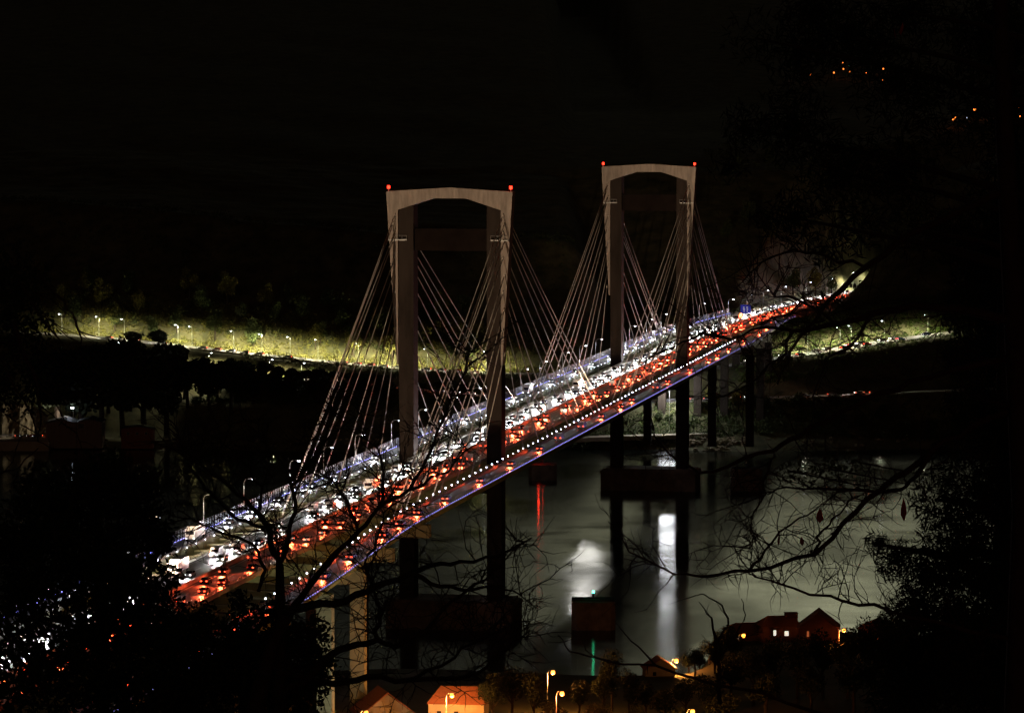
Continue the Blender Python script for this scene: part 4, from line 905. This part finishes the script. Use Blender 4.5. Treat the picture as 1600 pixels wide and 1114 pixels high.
# low horizontal boughs
bh = empty('leafless_bough_tree'); tag(bh, 'leafless tree with long low boughs reaching right below the bridge deck', 'tree')
mb = MB(); b0 = px3(395, 1114, 30); mb.tube([np.array([b0[0], b0[1], gz(30) - .5]), px3(400, 1100, 30), px3(425, 1010, 30), px3(450, 955, 30)], [.12, .08, .06, .05], 8); mb.build('trunk', M['bark'], bh, smooth=True)
for path, a_, b2_ in [([(445, 960), (485, 946), (541, 939), (584, 916), (642, 894), (687, 916), (725, 922), (770, 915), (815, 930)], .036, .006),
      ([(642, 894), (690, 880), (740, 878), (790, 862), (830, 840)], .022, .005),
      ([(420, 1100), (478, 1064), (518, 1022), (560, 1006), (590, 999), (617, 1011), (664, 986), (705, 939), (760, 905), (795, 868)], .036, .006),
      ([(590, 999), (592, 960), (588, 935), (575, 900), (590, 860)], .02, .006),
      ([(430, 1050), (520, 1068), (573, 1057), (637, 1062), (711, 1060), (745, 1053), (792, 1015), (817, 994), (828, 985)], .032, .005),
      ([(637, 1062), (690, 1040), (750, 1000), (780, 985), (812, 970)], .016, .004), ([(664, 986), (700, 1000), (745, 1002), (790, 965)], .014, .004),
      ([(584, 916), (570, 880), (590, 840), (600, 800), (640, 770)], .014, .004)]: limb(bh, path, 30, 30 + rg.uniform(-2, 2), a_, b2_, rg, 10.0, .5, 1, tr=.0055)
# bare tree on the right with red leaves
br_ = empty('bare_tree'); tag(br_, 'leafless tree on the right with sweeping boughs and a few dry red leaves', 'tree')
mb = MB(); b0 = px3(1590, 1100, 28); mb.tube([np.array([b0[0], b0[1], gz(28) - .5]), b0, px3(1600, 800, 28), px3(1585, 500, 28), px3(1570, 200, 28), px3(1560, -60, 28)], [.12, .1, .09, .08, .07, .05], 8); mb.build('trunk', M['bark'], br_, smooth=True)
for path, a_, b2_ in [([(1585, 500), (1500, 483), (1426, 477), (1363, 490), (1307, 508), (1240, 517), (1190, 512), (1140, 530)], .042, .005),
      ([(1575, 300), (1500, 330), (1419, 367), (1352, 418), (1296, 468), (1262, 512), (1235, 548), (1215, 600)], .034, .005),
      ([(1595, 640), (1520, 665), (1451, 709), (1400, 745), (1337, 800), (1272, 866), (1171, 892), (1106, 901), (1053, 897), (983, 862), (950, 814)], .03, .004),
      ([(1451, 709), (1430, 745), (1407, 765), (1311, 765), (1228, 761), (1189, 768)], .02, .005),
      ([(1575, 560), (1450, 590), (1370, 615), (1315, 642), (1248, 683), (1208, 705), (1149, 723), (1111, 739), (1089, 736), (1047, 710), (1022, 680), (1016, 649)], .026, .004),
      ([(1590, 1000), (1480, 975), (1390, 954), (1315, 938), (1241, 919), (1180, 901), (1166, 893)], .02, .005),
      ([(1272, 866), (1276, 840), (1300, 810), (1337, 775)], .012, .004), ([(1171, 892), (1195, 860), (1235, 820), (1275, 795), (1310, 765)], .012, .004),
      ([(1208, 705), (1200, 735), (1185, 790), (1175, 830), (1168, 862)], .01, .003),
      ([(1140, 530), (1100, 520), (1050, 545), (1010, 560)], .012, .003), ([(1240, 517), (1220, 560), (1170, 600), (1130, 620), (1105, 600)], .014, .003),
      ([(1352, 418), (1290, 400), (1240, 390), (1190, 410), (1160, 440)], .014, .003), ([(1363, 490), (1330, 540), (1290, 560), (1270, 620), (1290, 680)], .014, .003),
      ([(1307, 508), (1250, 470), (1200, 450), (1160, 455)], .012, .003)]: limb(br_, path, 28, 28 + rg.uniform(-2, 2), a_, b2_, rg, 9, .45, 1, droop=.15, tr=.005)
for k, (px, py, sz) in enumerate([(1281, 805, 11), (1412, 795, 17), (1217, 842, 9), (1253, 845, 7), (1409, 45, 9), (1398, 52, 8), (1470, 690, 6)]):
    d_ = 28.6; p = px3(px, py, d_); s_ = sz * d_ / F; m = MB(); u = RT * math.cos(k) + UPV * math.sin(k) * .3; v_ = -UPV * .9 + RT * .25 * math.sin(k * 3)
    pts = [p - v_ * s_ * 1.2, p - u * s_ * .45 - v_ * s_ * .2, p - u * s_ * .5 + v_ * s_ * .5 + FW * s_ * .2, p + v_ * s_ * 1.3, p + u * s_ * .55 + v_ * s_ * .6 + FW * s_ * .25, p + u * s_ * .4 - v_ * s_ * .3]
    mid = p - FW * s_ * .25; m.add(pts + [mid], [(i, (i + 1) % 6, 6) for i in range(6)]); m.build('dry_leaf', M['red_leaf'], br_)
# small bare shrub by the houses
sb = empty('bare_shrub'); tag(sb, 'thin leafless sapling in front of the water at bottom centre', 'shrub')
for path, a_ in [([(1125, 1100), (1118, 1010), (1112, 965), (1092, 940)], .02), ([(1118, 1010), (1138, 975), (1128, 945), (1100, 928), (1085, 930)], .012), ([(1120, 1030), (1150, 990), (1165, 960), (1158, 935)], .01)]: limb(sb, path, 30, 30, a_, .003, rg, 2.2, .3, 1)
fb = empty('low_bough'); tag(fb, 'single thin bough sweeping across the water above the lower houses', 'branch')
for path, a_ in [([(1300, 1120), (1120, 1070), (1024, 1039), (941, 1030), (889, 1017), (872, 992)], .014), ([(1024, 1039), (986, 1001), (962, 972)], .008), ([(941, 1030), (915, 1015), (909, 990)], .006)]: limb(fb, path, 26, 26, a_, .003, rg, 1.2, .22, 1)
# thin branches hanging at the far left
hb = empty('hanging_branches'); tag(hb, 'thin crooked branches hanging down at the left edge of the view', 'branch')
for path, a_ in [([(60, 430), (100, 470), (118, 500), (128, 530), (118, 560)], .012), ([(30, 440), (75, 510), (100, 540)], .01), ([(20, 500), (40, 560), (58, 600), (64, 650), (58, 690)], .02), ([(58, 600), (85, 625), (100, 655), (92, 665)], .008), ([(0, 560), (20, 600), (45, 640), (60, 690), (85, 700)], .01), ([(0, 740), (30, 730), (60, 700)], .008)]: limb(hb, path, 24, 24, a_, .003, rg, 5, .4, 1, droop=.2)

# evergreen masses close to the camera
def evergreen(name, label, d_, clumps, m, trunk_px, size_px=6.5, dens=1.0, seed=1, cat='tree', needle=False, tr=.16):
    g_ = np.random.default_rng(seed); t_ = empty(name); tag(t_, label, cat); sc = d_ / F; P = []
    for (px, py, r_, k) in clumps:
        c = px3(px, py, d_ + g_.uniform(-1.5, 1.5)); R_ = r_ * sc; n = int(k * dens * (r_ / size_px) ** 2 * 7)
        P.append(blob_points(c, (R_, R_ * 1.3, R_), n, .0 if k > .6 else .2, g_))
    P = np.concatenate(P); V, Q = cards(P, size_px * sc, .13 if needle else .42, g_); npmesh('crown', V, Q, M[m], t_)
    px, py0 = trunk_px; top = px3(px, py0, d_); mb = MB(); mb.tube([np.array([top[0], top[1], gz(d_) - .5]), (np.array([top[0], top[1], gz(d_)]) + top) / 2 + RT * .1, top], [tr, tr * .8, tr * .3], 8)
    for (cx, cy, r_, k) in clumps[::2]: c_ = px3(cx, cy, d_); a_ = np.array([top[0], top[1], min(top[2] - .2, c_[2] - abs(top[0] - c_[0]) * .25)]); mb.tube([a_, (a_ + c_) / 2 + UPV * .05, c_], [tr * .3, tr * .18, .012], 5)
    mb.build('trunk', M['bark'], t_, smooth=True); return t_
evergreen('evergreen_tree', 'big black evergreen filling the lower left corner', 60, [(150, 760, 62, 1), (205, 785, 55, 1), (235, 830, 45, 1), (100, 800, 65, 1), (60, 770, 50, .9), (30, 850, 80, 1), (120, 880, 90, 1), (190, 890, 85, 1), (215, 960, 80, 1), (140, 985, 70, 1), (265, 985, 55, .9), (35, 925, 60, .8), (30, 960, 60, .6), (60, 1040, 85, .62), (20, 1060, 70, .58), (160, 1070, 90, 1.), (240, 1060, 80, 1), (256, 850, 22, .8), (180, 725, 28, .9), (225, 755, 30, .9)], 'leaf_dark', (150, 730), dens=1.7, seed=2)
evergreen('evergreen_bush', 'black evergreen thicket below the leafless tree', 45, [(300, 1000, 50, .9), (340, 1040, 70, 1), (400, 1060, 75, 1), (460, 1075, 55, 1), (445, 1000, 45, .9), (380, 985, 45, .9), (320, 960, 25, .6), (375, 940, 22, .9), (480, 1010, 42, .9), (495, 1050, 40, .9), (430, 955, 30, .8), (290, 1090, 80, 1), (495, 980, 22, .6), (270, 900, 20, .5)], 'leaf_dark', (380, 990), size_px=5.5, dens=1.7, seed=3)
evergreen('pine_tree', 'tall black pine filling the right edge of the view', 40, [(1560, 60, 90, 1), (1590, 200, 80, .6), (1600, 330, 100, 1), (1540, 420, 60, .9), (1570, 520, 90, 1), (1540, 640, 70, 1), (1590, 700, 90, 1), (1540, 780, 75, 1), (1500, 860, 75, 1), (1560, 920, 100, 1), (1450, 900, 50, .9), (1400, 875, 38, .8), (1370, 850, 22, .7), (1430, 950, 45, .9), (1480, 1000, 80, 1), (1420, 1070, 80, 1), (1540, 1050, 100, 1), (1390, 1000, 30, .7), (1460, 780, 45, .5), (1480, 720, 35, .5), (1500, 560, 35, .6), (1500, 480, 40, .6), (1490, 370, 45, .6)], 'needle', (1575, 60), size_px=9, dens=7, seed=4, needle=True, tr=.25)
evergreen('pine_tree', 'black pine boughs hanging into the upper right of the view', 36, [(1180, 60, 55, .3), (1250, 90, 65, .8), (1330, 60, 75, .9), (1400, 130, 80, .8), (1480, 170, 75, .6), (1240, 200, 70, 1), (1165, 200, 45, .8), (1140, 260, 32, .7), (1310, 270, 70, .9), (1400, 270, 80, .8), (1240, 340, 50, .9), (1195, 345, 28, .7), (1340, 360, 45, .6), (1290, 390, 35, .6), (1430, 360, 45, .6), (1270, 20, 60, 1), (1420, 20, 80, .8)], 'needle', (1640, -80), size_px=10, dens=3.5, seed=5, needle=True)
evergreen('leafy_branch', 'leafy green spray hanging over the water right of the farther pylon', 40, [(1230, 735, 20, .5), (1260, 738, 24, .6), (1295, 732, 24, .6), (1325, 728, 18, .5), (1340, 722, 12, .5)], 'leaf', (1600, 700), size_px=4.0, seed=6, cat='branch', tr=.02)
evergreen('evergreen_branch', 'dark drooping foliage at the left edge above the quay', 50, [(15, 500, 55, .8), (40, 560, 45, .5), (5, 600, 45, .7), (30, 620, 40, .4), (60, 520, 35, .5), (0, 430, 60, .8), (40, 450, 40, .6)], 'leaf_dark', (-60, 430), size_px=5, seed=8, cat='branch', tr=.05)

# tall mast lamp on the far bank under the deck; its light makes the bright path on the water
lp_ = at(1043, 606, d=1702); o = copy_tree(ST); g0 = ground(1043, 1702)[1]; o.location = (lp_[0] + .9 * RT[0], lp_[1] + .9 * RT[1], g0); o.scale = (1, 1, (float(lp_[2]) - g0) / 9.5); o.rotation_euler = (0, 0, TH + math.pi); tag(o, 'tall white mast lamp on the far bank behind the farther pylon', 'street lamp')
L = point('lamp_light', (lp_[0], lp_[1], lp_[2] - .8), 21000, (.95, .97, 1.0), 3.8)

# red light of a tail lamp at the viewpoint, which reddens the nearest twigs and dry leaves
pr_ = dl(17, 6.0, 158 - 4.2); point('tail_lamp_light', pr_, 45, (1, .05, .02), .15)
